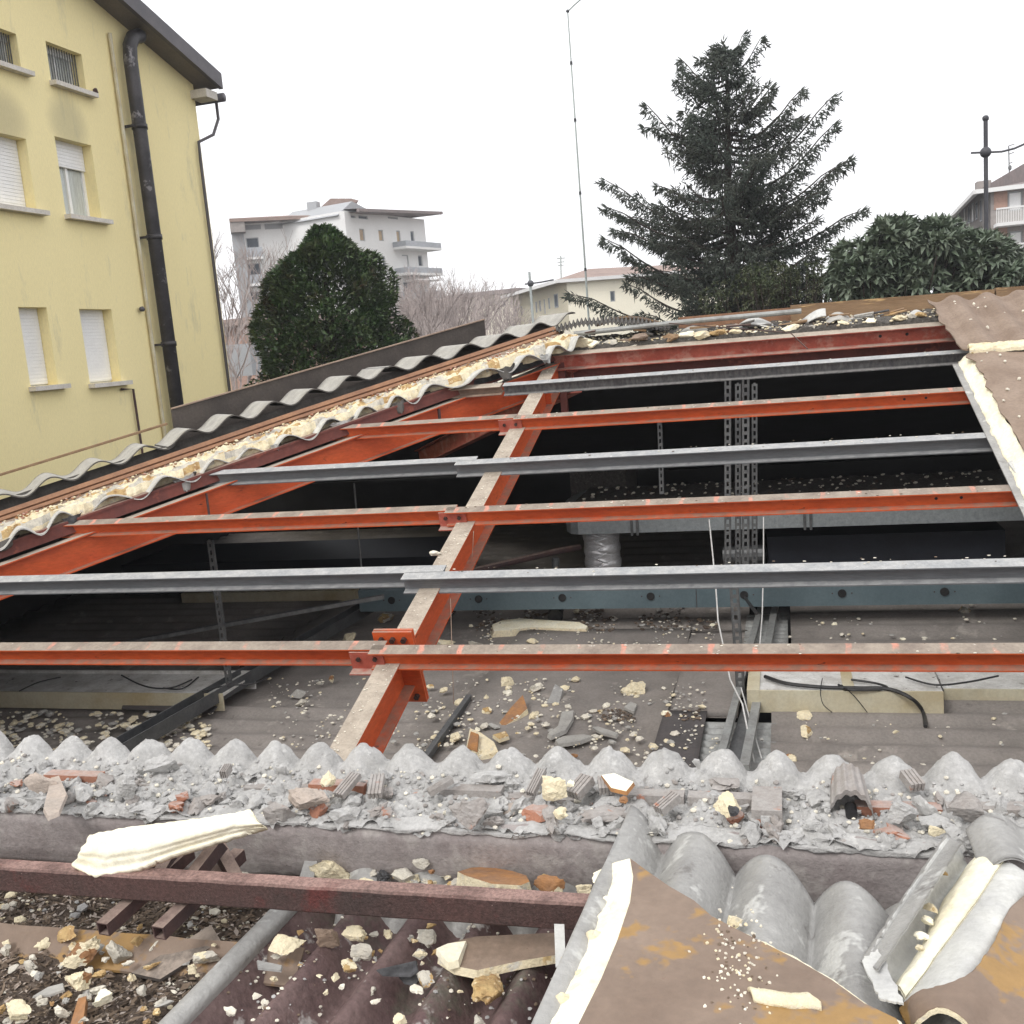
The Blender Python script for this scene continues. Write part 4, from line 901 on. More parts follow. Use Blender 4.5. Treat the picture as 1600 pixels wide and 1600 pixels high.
# big cream foam shell resting on the tube and struts
fn_n = Vector((.05, -.75, .66)).normalized(); fn_p = onZ(255, 1340, -1.46)
def onF(px, py, d=0): return onPl(px, py, fn_p+fn_n*d, fn_n)
top = [(140, 1304), (200, 1292), (260, 1285), (330, 1276), (392, 1265), (404, 1285)]; bot = [(112, 1353), (145, 1369), (215, 1357), (262, 1338), (345, 1312), (415, 1291)]
def lerp_l(L_, u):
    t = u*(len(L_)-1); i = min(int(t), len(L_)-2); f_ = t-i
    return L_[i][0]*(1-f_)+L_[i+1][0]*f_, L_[i][1]*(1-f_)+L_[i+1][1]*f_
def shell(u, v):
    a, b__ = lerp_l(top, u), lerp_l(bot, u); px, py = a[0]*(1-v)+b__[0]*v, a[1]*(1-v)+b__[1]*v
    if v in (0, 1): py += 2.0*nz(u*30, v*7)
    if u == 0: px += 5*nz(v*6, 2)
    return onF(px, py, .035*math.sin(math.pi*min(1, v*1.15))-.005*math.exp(-((v-.66)/.05)**2)+.003*nz(u*9, v*2)+.0008*nz(u*60, v*12))
single('foam_shell', MB().surf(shell, 120, 26, .022, 0, down=(0, .6, -.8)), 'foam_pale', 'large pale cream foam shell leaning on the rusty tube and its struts', 'foam piece', smooth=True)

# grey wavy metal sheet A with brown-skinned foam panel on it
gs = thing('grey_wavy_sheet', (-.2, 2.3, -1.52), 'grey wavy sheet metal with skewed upper end in the right foreground', 'sheet metal')
U0, V0 = onZ(985, 1265, -1.45), onZ(1345, 1390, -1.45)
def gA(u, v):
    x = -.60+1.02*u; yend = U0.y+(V0.y-U0.y)/(V0.x-U0.x)*(x-U0.x)+.02
    if x < -.505: yend -= (-.505-x)*1.5
    y = 1.2+(yend-1.2)*v; xx = x+.066*(y-yend)
    ph = x+.505
    c_ = abs(math.cos(math.pi*ph/.2135)); z = -1.552+.102*c_**.9+.012*nz(x*5, y*5)-.02*max(0, nz(x*4+3, y*6)-.15)
    if ph < -.01: z = -1.45+(ph+.01)*1.3; xx = x*.35-.505*.65+.066*(y-yend)
    if v > .93: z += .012*nz(x*9, 4)*(v-.93)/.07
    return (xx, y, z)
part('wavy_sheet', MB().surf(gA, 120, 70, .006), ['zinc'], gs, smooth=True)
pA = thing('brown_skinned_panel', (-.1, 2.1, -1.48), 'brown rust-stained insulation panel with thick cream foam edge at bottom right', 'roof panel')
outl = [(985, 1342), (1012, 1362), (1045, 1385), (1085, 1408), (1112, 1432), (1150, 1452), (1190, 1472), (1245, 1500), (1300, 1532), (1350, 1568), (1400, 1592), (1425, 1640), (1440, 1720), (840, 1720), (868, 1660), (905, 1600), (940, 1530), (965, 1470), (985, 1410), (990, 1370)]
BZ = -1.435
top_ = [onZ(a, b__, BZ) for a, b__ in outl]
q = MB().poly([p+Vector((.0, -.004, .004)) for p in top_], .004); part('brown_skin', q, 'brownsheet', pA)
foam_o = [onZ(a, b__, BZ-.001) for a, b__ in outl]
edge_n = len(outl); m_ = MB(); ring0, ring1, ring2 = [], [], []
def dens(L_, n):
    o = []
    for i in range(len(L_)):
        a, b__ = L_[i], L_[(i+1) % len(L_)]
        for k in range(n): o.append(a.lerp(b__, k/n))
    return o
D_ = dens(foam_o, 10); cen = Vector((-.1, 2.1, BZ))
for i, p in enumerate(D_):
    left = 1 if i >= 10*13 else 0; j = .004+.006*(1+nz(i*.3, 1))+.004*nz(i*1.3, 3)
    out = Vector((p.x-cen.x, p.y-cen.y, 0)).normalized()
    wid = (.105 if left and i > 135 else .0)
    if left: out = Vector((-1, .1, 0))
    ring0.append(p); ring1.append(p+out*(j+wid*.35)-Vector((0, 0, .004+.006*left))); ring2.append(p+out*(j*1.2+wid*(1+.25*nz(i*.2, 6)))-Vector((0, 0, .05 if left else .03)))
n = len(D_); vs = ring0+ring1+ring2
fs = [tuple(range(n))]+[(i, n+i, n+(i+1) % n, (i+1) % n) for i in range(n)]+[(n+i, 2*n+i, 2*n+(i+1) % n, n+(i+1) % n) for i in range(n)]+[tuple(range(3*n-1, 2*n-1, -1))]
part('foam_core', MB().add(vs, fs), 'foam_pale', pA)
q = MB()
def strip2(u, v):
    L1 = [(1168, 1543), (1200, 1546), (1235, 1553), (1262, 1550), (1282, 1570)]; L2 = [(1178, 1562), (1205, 1568), (1240, 1573), (1268, 1572), (1284, 1576)]
    a, b__ = lerp_l(L1, u), lerp_l(L2, u); p = onZ(a[0]*(1-v)+b__[0]*v, a[1]*(1-v)+b__[1]*v, BZ+.01); p.z += .012*math.sin(math.pi*v)+.003*nz(u*12, v*5); return p
single('foam_sliver', q.surf(strip2, 30, 8, .012), 'foam', 'curved pale yellow foam sliver lying on the brown rust-stained panel', 'foam piece', smooth=True)
for k, (px, py, s_) in enumerate([(948, 1430, 22), (930, 1464, 20), (880, 1562, 16), (904, 1520, 8), (946, 1404, 12)]):
    p = onZ(px, py, -1.46); r_ = s_*2.7/1600/2*1.3
    part('foam_lump', lump(MB(), p, (r_*1.2, r_, r_*.8), 300+k, 2, .4), R.choice(['foam_pale', 'foam']), pA)
q = MB()
for k in range(70):
    px = rr(870, 960); py = 1350+(960-px)*2.2+rr(-30, 30); sz = rr(.003, .007)
    lump(q, onZ(px, py, -1.47), sz, k, 0, .4, m=R.choice([0, 1, 2]))
for k in range(150):
    px, py = 1150+R.gauss(0, 26)+.35*(k-75)*.3, 1500+R.gauss(0, 40)+.4*(k-75); sz = rr(.002, .006)
    lump(q, onZ(px, py, BZ+.004), sz, k, 0, .4, m=R.choice([0, 0, 1, 2]))
part('crumbs', q, ['crumb', 'foam', 'twig'], pA, kind='stuff')
part('foam_lump', lump(MB(), onZ(1146, 1440, BZ), (.024, .02, .016), 77, 2, .5), 'foam', pA)

# upturned sheet with foam at far right, and rolled brown skin
us = thing('foamed_wavy_scrap', (.33, 2.3, -1.5), 'tilted pale sheet scrap coated with cream foam at the right foreground edge', 'sheet metal')
cols = [[(1352, 1502, -1.43), (1380, 1455, -1.425), (1415, 1400, -1.42), (1480, 1306, -1.41)],
        [(1372, 1512, -1.465), (1405, 1462, -1.46), (1445, 1405, -1.46), (1502, 1330, -1.45)],
        [(1385, 1540, -1.49), (1430, 1480, -1.49), (1462, 1420, -1.49), (1512, 1350, -1.48)],
        [(1412, 1565, -1.47), (1462, 1480, -1.46), (1497, 1412, -1.455), (1535, 1345, -1.45)],
        [(1450, 1560, -1.42), (1500, 1485, -1.415), (1535, 1420, -1.41), (1570, 1345, -1.41)],
        [(1500, 1550, -1.415), (1545, 1475, -1.41), (1575, 1420, -1.41), (1600, 1360, -1.41)],
        [(1570, 1540, -1.46), (1590, 1470, -1.46), (1610, 1425, -1.46), (1630, 1380, -1.46)]]
def cr_(L_, t):
    n = len(L_)-1; x = t*n; i = min(int(x), n-1); f_ = x-i; p = [L_[max(0, min(n, i+k))] for k in (-1, 0, 1, 2)]
    return .5*((2*p[1])+(p[2]-p[0])*f_+(2*p[0]-5*p[1]+4*p[2]-p[3])*f_*f_+(3*p[1]-p[0]-3*p[2]+p[3])*f_**3)
def gridpatch(G, jag=0):
    W_ = [[onZ(*q) for q in c] for c in G]
    def fn(u, v):
        p = cr_([cr_(c, v) for c in W_], u)
        if jag and (u in (0, 1) or v in (0, 1)): p = p+Vector((nz(u*22, v*22, 1), nz(u*22, v*22, 5), 0))*jag
        return p
    return fn
f_ = gridpatch(cols, .006)
part('sheet', MB().surf(f_, 60, 40, .006), ['zinc_light'], us, smooth=True)
q = MB().surf(lambda u, v: f_(.40+.30*u*(.35+.65*v)-.04*v, .02+.97*v)+Vector((.004*nz(u*9, v*9), 0, .006+.020*math.sin(math.pi*u)*(1+.3*nz(v*8, 1)))), 14, 60, .01)
part('foam_band', q, ['foam_pale'], us, smooth=True)
lipc = [[(1345, 1500, -1.45), (1410, 1402, -1.44), (1478, 1303, -1.43)], [(1372, 1515, -1.40), (1440, 1415, -1.39), (1502, 1318, -1.39)]]
part('folded_lip', MB().surf(gridpatch(lipc, .003), 6, 30, .005), ['zinc'], us, smooth=True)
sc = [[(1347, 1500, -1.415), (1375, 1560, -1.42)], [(1372, 1482, -1.41), (1412, 1568, -1.415)]]
part('bent_scrap', MB().surf(gridpatch(sc, .01), 10, 12, .005), ['zinc_light'], us)
for k, (px, py, s_, mt) in enumerate([(1456, 1420, 14, 'foam'), (1448, 1438, 12, 'foam_pale'), (1440, 1462, 13, 'foam_pale'), (1436, 1480, 9, 'foam'), (1475, 1365, 8, 'foam_old'), (1590, 1430, 14, 'foam_dirty'), (1580, 1470, 18, 'foam_old'), (1560, 1500, 16, 'foam_dirty'), (1588, 1395, 12, 'foam_old')]):
    r_ = s_*2.7/1600/2*1.2; part('foam_lump', lump(MB(), onZ(px, py, -1.44), (r_*1.2, r_, r_*.8), 340+k, 2, .5), mt, us)
rbk = thing('rolled_brown_skin', (.4, 2.0, -1.5), 'brown rusty panel skin rolled up into a dark hollow at the bottom right corner', 'roof panel')
G2 = [[(1405, 1576, -1.46), (1412, 1590, -1.47), (1420, 1606, -1.48)],
      [(1432, 1550, -1.42), (1432, 1568, -1.42), (1436, 1590, -1.43)],
      [(1475, 1538, -1.395), (1470, 1556, -1.395), (1468, 1572, -1.395)],
      [(1515, 1520, -1.39), (1512, 1552, -1.395), (1508, 1592, -1.40)],
      [(1548, 1480, -1.395), (1555, 1545, -1.41), (1540, 1640, -1.44)],
      [(1578, 1420, -1.41), (1590, 1530, -1.42), (1600, 1680, -1.44)],
      [(1625, 1380, -1.42), (1640, 1500, -1.43), (1680, 1700, -1.45)]]
part('brown_skin', MB().surf(gridpatch(G2, .004), 60, 40, .006), ['brownsheet'], rbk, smooth=True)
part('foam_rim', MB().surf(lambda u, v: gridpatch(G2)(u*.62, 1)+Vector((0, -.002, -.003-.012*v+.002*nz(u*20, 1))), 40, 2, .008, 0, down=(0, 1, 0)), ['foam'], rbk)
part('hollow_shade_sheet', MB().surf(lambda u, v: (.20+.2*u, 1.85+.25*v, -1.53), 4, 4, .01), ['dark'], rbk)  # black sheet added where the rolled hollow is only in shade
single('grey_dome_scrap', MB().surf(lambda u, v: onZ(1535+115*u, 1372-10*u, -1.44)+Vector((.0, .25*v, .05*math.sin(math.pi*min(1, u*1.2+.05)))), 30, 12, .006), 'zinc', 'rounded grey metal sheet end behind the foamed scrap at the right edge', 'sheet metal', smooth=True)
single('grey_sheet_lip', MB().surf(lambda u, v: onZ(868+9*u, 1510-40*v, -1.6)+Vector((.012*u, 0, .05*v)), 4, 8, .004), 'zinc_light', 'small upright grey strip under the right end of the rusty tube', 'scrap')

# ================================================================== LOOSE CHUNKS: picture place, surface height, width in pixels
def chunk(px, py, z, wpx, asp, mt, label, grp=None, nm='foam_chunk', cat='foam chunk', flat=.6, mtop=None, seed=[1], rz=None, sub=2):
    seed[0] += 1
    p = onZ(px, py, z); d = p.length; r_ = wpx*d/1600/2
    mb_ = MB(); mats_ = [mt]
    if mtop: mats_.append(mtop)
    if not mtop and mt in ('foam', 'foam_dirty', 'foam_pale', 'foam_old') and w_side[0] and R.random() < .5: mats_.append(R.choice(['foam_old', 'foam_skin', 'foam'])); mtop = True
    crag(mb_, p+Vector((0, 0, r_*flat*.2)), r_, seed[0]*3, asp, flat, mtop=1 if mtop else None)
    return single(nm, mb_, mats_, label, cat, grp)
LZ = -1.78
w_side = [True]
near = [
 (105, 1463, -1.74, 34, .7, 'foam_old', 'tan brown rounded foam chunk just under the tube at left', None),
 (128, 1492, -1.74, 52, .7, 'foam', 'big cream foam chunk in the litter, larger of the two below the tube', None),
 (185, 1492, -1.75, 44, .6, 'foam_dirty', 'beige foam chunk right beside the big cream one', None),
 (125, 1537, -1.74, 48, .7, 'foam', 'cream foam chunk with orange edge in the middle of the litter', 'foam_skin'),
 (160, 1563, -1.75, 36, 1.1, 'foam_pale', 'knobbly pale foam chunk above the orange strip', None),
 (26, 1586, -1.74, 52, .6, 'foam', 'cream foam chunk at the bottom left corner', None),
 (96, 1583, -1.76, 20, .7, 'crumb', 'small white block in the litter near the bottom edge', None),
 (325, 1496, -1.75, 36, .9, 'foam_dirty', 'rough pale foam chunk between the tube and the grey sheet roll', None),
 (374, 1484, -1.75, 28, 1.1, 'foam_dirty', 'dirty foam chunk leaning by the grey sheet roll', None),
 (302, 1518, -1.76, 20, .6, 'foam', 'flat little cream piece on the dark twigs', None),
 (10, 1477, -1.76, 14, .9, 'foam', 'small cream nugget at the left picture edge under the tube', None),
 (45, 1512, -1.76, 26, .5, 'foam_dirty', 'grey-white flake left of the big cream chunk', None),
 (20, 1515, -1.77, 18, .8, 'foam_dirty', 'little beige nugget by the left edge in the litter', None),
 (270, 1550, -1.77, 12, .6, 'crumb', 'tiny white piece on twigs left of the grey roll', None),
 (215, 1470, -1.74, 24, .7, 'foam_old', 'brownish foam bit between the two strut ends', None),
 (443, 1478, -1.70, 56, .8, 'foam', 'big cream foam chunk lying on the grey sheet roll', None),
 (398, 1557, -1.71, 20, .6, 'crumb', 'small oval white piece on the red-brown sheet beside the roll', None),
 (362, 1583, -1.71, 26, .5, 'crumb', 'flat cream flake at the bottom beside the grey roll', None),
 (515, 1466, -1.70, 46, .6, 'brownroof', 'brown-skinned foam piece under the middle of the tube', None),
 (548, 1463, -1.70, 60, .6, 'foam', 'curved yellowish foam piece touching the tube from below', None),
 (570, 1490, -1.72, 44, .6, 'foam_dirty', 'pale crumbly foam piece right of the brown-skinned one', None),
 (548, 1512, -1.72, 34, .7, 'foam', 'rounded cream foam nugget on the wavy sheets below the tube', None),
 (535, 1541, -1.72, 12, 1, 'crumb', 'tiny white cube pair on the wavy sheets', None),
 (665, 1530, -1.72, 34, .7, 'foam_dirty', 'grey-white foam lump next to the charred film', None),
 (672, 1462, -1.70, 42, .6, 'foam_dirty', 'cream foam rubble close under the tube, right of centre', None),
 (655, 1492, -1.72, 24, 1.1, 'foam_dirty', 'pinkish grey foam lump between two sheet waves', None),
 (768, 1545, -1.71, 56, 1.15, 'foam_old', 'tall browned foam chunk standing on the right wavy sheets', None),
 (748, 1598, -1.72, 22, .8, 'foam_dirty', 'dirty foam bit at the bottom edge left of the panel', None),
 (623, 1595, -1.72, 22, .6, 'foam', 'yellow foam bit at the bottom edge in the sheet valley', None),
 (515, 1362, -1.66, 62, .7, 'foam', 'cream foam boulder on the domed sheet end behind the tube', None),
 (484, 1380, -1.68, 22, .7, 'foam_pale', 'small pale chunk tucked under the cream boulder behind the tube', None),
 (447, 1379, -1.70, 34, .5, 'foam_dirty', 'dusty foam rubble left of the cream boulder behind the tube', None),
 (410, 1376, -1.70, 14, .7, 'foam_dirty', 'little grey lump behind the tube, in front of the concrete', None),
 (570, 1380, -1.67, 28, .7, 'foam', 'yellowish nugget behind the tube between the dome and the dark lump', None),
 (597, 1370, -1.67, 28, 1.1, 'ash', 'dark charcoal grey lump behind the tube', None),
 (634, 1372, -1.66, 44, .8, 'foam_dirty', 'whitish grey rough lump behind the middle of the tube', None),
 (655, 1350, -1.62, 34, .6, 'foam_dirty', 'grey flaky piece on top of the whitish rough lump', None),
 (676, 1362, -1.63, 16, .8, 'foam_skin', 'small bright orange foam bit on the heap behind the tube', None),
 (712, 1385, -1.67, 30, .8, 'foam_dirty', 'pale foam crumb cluster left of the brown slab', None),
 (848, 1378, -1.64, 34, .6, 'foam_old', 'tan foam chunk right of the brown slab behind the tube', None),
 (860, 1393, -1.65, 60, .4, 'foam', 'orange cream foam strip at the right end of the tube', 'foam_skin'),
 (910, 1390, -1.62, 40, .5, 'foam', 'cream foam end piece wedged against the grey sheet lip', None),
 (10, 1374, -1.62, 20, .6, 'mortar', 'grey stone-like lump behind the left end of the tube', None),
 (42, 1378, -1.62, 26, .6, 'foam_dirty', 'beige lump behind the tube near the left edge', None),
 (514, 1218, -1.43, 30, 1.1, 'foam', 'cream foam chunk on the mortar crest in front of the rafter foot', None),
 (868, 1240, -1.43, 52, .45, 'foam', 'long cream foam chunk on the mortar crest left of the grooved bricks', None),
 (872, 1274, -1.45, 32, .6, 'foam', 'yellow cream nugget lower on the mortar crest', None),
 (890, 1226, -1.43, 16, .7, 'foam_pale', 'small pale foam bit behind the long cream chunk', None),
 (871, 1224, -1.43, 16, .9, 'foam_old', 'small orange foam bit on the mortar by the long cream chunk', None),
 (977, 1252, -1.43, 20, 1, 'foam_skin', 'bright orange nugget on the mortar crest', None),
 (1140, 1262, -1.44, 58, .8, 'foam', 'cream foam bowl with a dark-painted hole, stuck on the mortar crest', None),
 (1355, 1293, -1.46, 28, .6, 'foam_skin', 'orange-white foam bit beside the channelled block', None),
 (1460, 1300, -1.46, 24, .5, 'foam', 'small yellowish foam bit on the right crest', None),
 (1570, 1298, -1.46, 40, .25, 'foam', 'thin curved cream sliver on the far right crest', None),
 (60, 1225, -1.43, 60, .35, 'mortar_warm', 'sandy flat lump on the left part of the crest', None),
 (1090, 1195, -1.42, 20, .5, 'mortar', 'small grey lump between two crest bumps near the ribbed sheet', None),
 (1275, 1290, -1.46, 40, .8, 'mortar', 'large rounded mortar lump left of the channelled block', None),
 (1415, 1270, -1.45, 52, .8, 'mortar', 'large grey mortar boulder right of the channelled block', None),
 (1520, 1265, -1.44, 60, .8, 'brick_grey', 'big brown-faced mortar boulder on the right crest', None),
 (735, 1275, -1.45, 60, .7, 'brick_grey', 'broad brick-cored mortar lump at the middle of the crest', None),
 (480, 1255, -1.45, 66, .7, 'mortar_warm', 'sandy mortar lump in front of the rafter foot', None),
 (200, 1235, -1.44, 50, .7, 'mortar', 'big grey mortar lump on the left crest above the foam shell', None),
]
for px, py, z, w_, asp, mt, lab, mtop in near:
    chunk(px, py, z, w_, asp, mt, lab, None, mtop=mtop, nm='mortar_lump' if 'mortar' in mt or 'brick' in mt else 'foam_chunk', cat='mortar lump' if 'mortar' in mt or 'brick' in mt else 'foam chunk')
lump_ = MB(); lump(lump_, onZ(1146, 1268, -1.40), (.022, .02, .018), 55, 1, .3); single('dark_hole_lump', lump_, 'ash', 'black lump standing in for the shaded hole in the cream foam bowl on the crest', 'painted hole')  # lump coloured black to stand for the shaded hole of the bowl

def slab(pts, z, th, mt, label, nm='foam_slab', cat='foam slab', mside=None, tilt=0, bend=0):
    P = [onZ(a, b__, z) for a, b__ in pts]; c = sum(P, Vector())/len(P)
    P = [p+Vector((0, 0, (p.y-c.y)*tilt+(p.x-c.x)*bend)) for p in P]
    m_ = MB().poly(dens(P, 4) if False else P, th, 0, mside=1 if mside else None, grow=.08)
    return single(nm, m_, [mt]+([mside] if mside else []), label, cat)
slab([(735, 1345), (760, 1340), (800, 1352), (822, 1365), (828, 1385), (815, 1398), (770, 1396), (728, 1372), (715, 1360)], -1.60, .05, 'foam_skin', 'large brown-skinned foam slab leaning behind the tube, right of centre', mside='foam', tilt=-.3)
slab([(690, 1478), (722, 1470), (745, 1466), (870, 1462), (872, 1492), (812, 1500), (745, 1512), (712, 1506), (688, 1492)], -1.69, .022, 'brownroof', 'long brown foam slab with a cream left end beneath the tube', mside='foam', tilt=.1)
slab([(682, 1482), (700, 1474), (728, 1470), (716, 1500), (700, 1504)], -1.675, .02, 'foam_pale', 'cream end cap piece on the long brown slab')
slab([(590, 1514), (650, 1506), (652, 1516), (640, 1522), (600, 1520)], -1.70, .004, 'ash', 'black charred film scrap on the wavy sheets', 'film_scrap', 'film', tilt=.3)
slab([(620, 1520), (660, 1518), (650, 1538), (632, 1534)], -1.73, .006, 'ash', 'crumpled black film under the charred scrap', 'film_scrap', 'film')
slab([(402, 1500), (440, 1508), (438, 1516), (404, 1512)], -1.71, .006, 'zinc', 'small grey metal scrap under the cream chunk by the roll', 'metal_scrap', 'scrap')
slab([(52, 1556), (75, 1542), (98, 1536), (100, 1546), (78, 1554)], -1.755, .006, 'eternit', 'light grey pointed shard in the litter', 'shard', 'shard')
slab([(68, 1262), (80, 1215), (92, 1212), (104, 1240), (92, 1268), (75, 1275)], -1.43, .012, 'mortar_warm', 'sandy pink shard standing on the left mortar crest', 'shard', 'shard', tilt=.0)
slab([(940, 1214), (960, 1212), (990, 1222), (978, 1232), (955, 1228)], -1.42, .012, 'foam_pale', 'orange-bellied white foam shard on the mortar crest', mside='foam_skin', tilt=.2)
slab([(460, 1378), (478, 1352), (500, 1348), (484, 1378)], -1.66, .006, 'zinc', 'grey metal corner sticking up left of the cream boulder', 'metal_scrap', 'scrap', tilt=.5)

def rub(n, fn, mr):
    m_ = MB()
    for k in range(n):
        px, py, z = fn(); sz = rr(*mr)*rr(.6, 1); p = onZ(px, py, z); v0 = len(m_.v)
        lump(m_, p+Vector((0, 0, sz*.3)), (sz*rr(.8, 1.5), sz*rr(.6, 1), sz*rr(.4, .8)), 700+k, 2, .8, m=R.choice([0, 0, 1, 1, 2, 3, 4]), rotz=rr(0, 6))
    return m_
RBM = ['foam', 'foam_dirty', 'foam_old', 'crumb', 'eternit']
part('foam_rubble', rub(60, lambda: (rr(0, 340), rr(1445, 1600), -1.765), (.010, .028)), RBM, lt, kind='stuff')
part('foam_rubble_behind_tube', rub(70, lambda: (rr(-10, 110), rr(1366, 1382), -1.70) if R.random() < .25 else (R.gauss(690, 110), rr(1352, 1392), -1.675), (.010, .026)), RBM, lt, kind='stuff')
part('foam_rubble', rub(48, lambda: (R.gauss(600, 110), rr(1450, 1545)+R.gauss(0, 18), -1.735), (.008, .022)), RBM, purp, kind='stuff')
# chunks on the ceiling sheets inside
FT = FZ+.03
inside = [
 (993, 1082, 42, .75, 'foam', 'cream foam piece standing out on the open brown sheet at centre'),
 (938, 1112, 12, .9, 'foam', 'tiny cream piece left below the centre foam piece'),
 (958, 1088, 0, 0, 0, 0),
 (800, 1003, 0, 0, 0, 0),
 (830, 1003, 22, .7, 'foam', 'cream chunk just above the lowest orange purlin, right of the rafter'),
 (695, 1010, 46, .5, 'foam', 'flat cream chunk touching the lowest purlin beside the rafter'),
 (742, 1008, 26, .4, 'foam_dirty', 'curled thin piece above the lowest purlin'),
 (545, 1001, 26, .8, 'foam', 'cream chunk beside the dark diagonal channel above the purlin'),
 (518, 1062, 16, .6, 'foam', 'pale chunk just under the lowest purlin left of the rafter'),
 (500, 1068, 14, .6, 'foam_dirty', 'pale grey chunk left of the rafter under the lowest purlin'),
 (472, 1100, 22, .6, 'foam_dirty', 'light flake near the dark channel end'),
 (470, 1085, 36, .3, 'eternit', 'thin grey flake between the channel and the rafter'),
 (675, 1073, 18, .5, 'foam', 'small cream flake below the splice plate'),
 (694, 1079, 24, .4, 'foam', 'flat cream flake right below the splice plate'),
 (792, 1069, 30, .45, 'foam', 'cream flake under the lowest orange purlin at centre left'),
 (835, 1079, 34, .4, 'foam_dirty', 'ragged pale strip of foam at the left of the grey shards'),
 (882, 1076, 16, .9, 'foam', 'upright cream nugget right of the ragged strip'),
 (760, 1091, 14, .5, 'foam', 'small cream flake at the tip of the black steel angle'),
 (718, 1100, 16, .9, 'foam', 'cream nugget on the black steel angle'),
 (760, 1112, 18, .7, 'foam', 'cream nugget right of the black steel angle'),
 (835, 1119, 24, .8, 'foam', 'yellow-cream nugget right of the orange piece'),
 (712, 1152, 26, .9, 'foam', 'cream block left of the big curled foam piece'),
 (745, 1140, 14, .7, 'foam_pale', 'small pale block above the curled foam piece'),
 (681, 1165, 16, 1, 'foam', 'cream nugget resting at the lower end of the black angle'),
 (638, 1167, 16, .4, 'foam', 'small flake between the rafter and the black angle'),
 (786, 1178, 14, .6, 'foam_pale', 'pale flake just above the crest at centre'),
 (770, 1135, 22, .5, 'eternit', 'greyish flake above the big curled foam piece'),
 (897, 1181, 14, .7, 'foam_skin', 'orange nugget just above the crest'),
 (1042, 1117, 22, .5, 'foam_pale', 'pale rod-like bit in the line of dark dirt'),
 (1095, 1105, 16, .5, 'foam_pale', 'pale flake near the ribbed metal sheet'),
 (1255, 1120, 26, .7, 'foam', 'tan-shadowed chunk under the yellowed casing'),
 (1258, 1146, 24, .7, 'foam', 'cream nugget on the right corrugated sheet, middle of three'),
 (1237, 1188, 26, .6, 'foam', 'cream nugget on the right corrugated sheet just above the crest'),
 (1398, 1146, 14, .6, 'foam', 'lone small cream nugget farther right on the corrugated sheet'),
 (1306, 976, 12, 1, 'foam_pale', 'small white piece above the lowest purlin, right of the ribbed scrap'),
 (1411, 999, 8, 1, 'foam_pale', 'tiny white piece above the lowest purlin at right'),
 (1506, 959, 20, .5, 'foam_dirty', 'dull flat piece under the casing at right'),
 (900, 955, 16, .9, 'foam_pale', 'white nugget below the blue-grey casing'),
 (958, 966, 14, .9, 'foam_dirty', 'ochre-grey bit on the dark patch below the casing'),
 (1113, 977, 10, 1, 'foam_pale', 'small white bit left of the slotted channel foot'),
 (1030, 952, 10, .6, 'eternit', 'grey bit under the casing at centre'),
 (600, 965, 26, .8, 'foam_dirty', 'pale green-grey foam bit behind the splice plate'),
 (735, 978, 10, .7, 'foam_pale', 'tiny white bit right of the rafter over the purlin'),
]
for row in inside:
    if not row[2]: continue
    px, py, w_, asp, mt, lab = row
    sm = w_ < 15
    chunk(px, py, FT, w_*1.05, asp*1.6, mt, lab, nm='shard' if mt == 'eternit' else 'foam_chunk', cat='shard' if mt == 'eternit' else 'foam chunk', flat=.5, sub=2)
def slabF(pts, th, mt, label, nm='foam_slab', cat='foam slab', mside=None, z=FT+.03, tilt=0): return slab(pts, z, th, mt, label, nm, cat, mside, tilt)
slabF([(769, 976), (785, 969), (812, 966), (860, 969), (905, 972), (918, 978), (915, 983), (880, 982), (830, 980), (800, 984), (772, 986)], .10, 'foam_pale', 'long cream foam plank lying under the blue-grey casing', mside='foam')
slabF([(858, 1090), (868, 1078), (880, 1082), (872, 1096), (845, 1100)], .02, 'zinc', 'grey triangular sheet flake right of the ragged foam strip', 'shard', 'shard', tilt=.3)
slabF([(856, 1146), (872, 1134), (878, 1112), (896, 1110), (895, 1122), (884, 1140), (862, 1150)], .03, 'eternit', 'curved grey fibre cement shard on the brown sheet, upper one', 'shard', 'shard')
slabF([(868, 1156), (880, 1150), (910, 1147), (926, 1150), (905, 1158), (872, 1162)], .03, 'eternit', 'long grey fibre cement shard on the brown sheet, lower one', 'shard', 'shard')
slabF([(925, 1136), (935, 1135), (965, 1145), (962, 1150), (940, 1145)], .02, 'eternit', 'thin grey shard pair right of the two long shards', 'shard', 'shard')
slabF([(780, 1122), (800, 1108), (818, 1098), (824, 1110), (808, 1118), (785, 1126)], .05, 'foam_skin', 'orange-brown skinned foam piece on the centre sheet', mside='foam', tilt=.3)
slabF([(728, 1166), (735, 1145), (752, 1150), (772, 1160), (778, 1170), (752, 1175)], .06, 'foam', 'big curled foam piece with a brown patch near the crest', mside='foam', tilt=.2)
slabF([(730, 1162), (736, 1147), (748, 1150), (745, 1166)], .02, 'foam_skin', 'brown patch of skin on the big curled foam piece', z=FT+.07, mside='foam_skin', tilt=.2)
slabF([(770, 1148), (790, 1142), (795, 1150), (780, 1155)], .03, 'foam_old', 'ochre foam flake right of the big curled piece', mside='foam')
slabF([(975, 1105), (985, 1096), (995, 1100), (990, 1112)], .02, 'eternit', 'small grey flake in front of the centre foam piece', 'shard', 'shard')
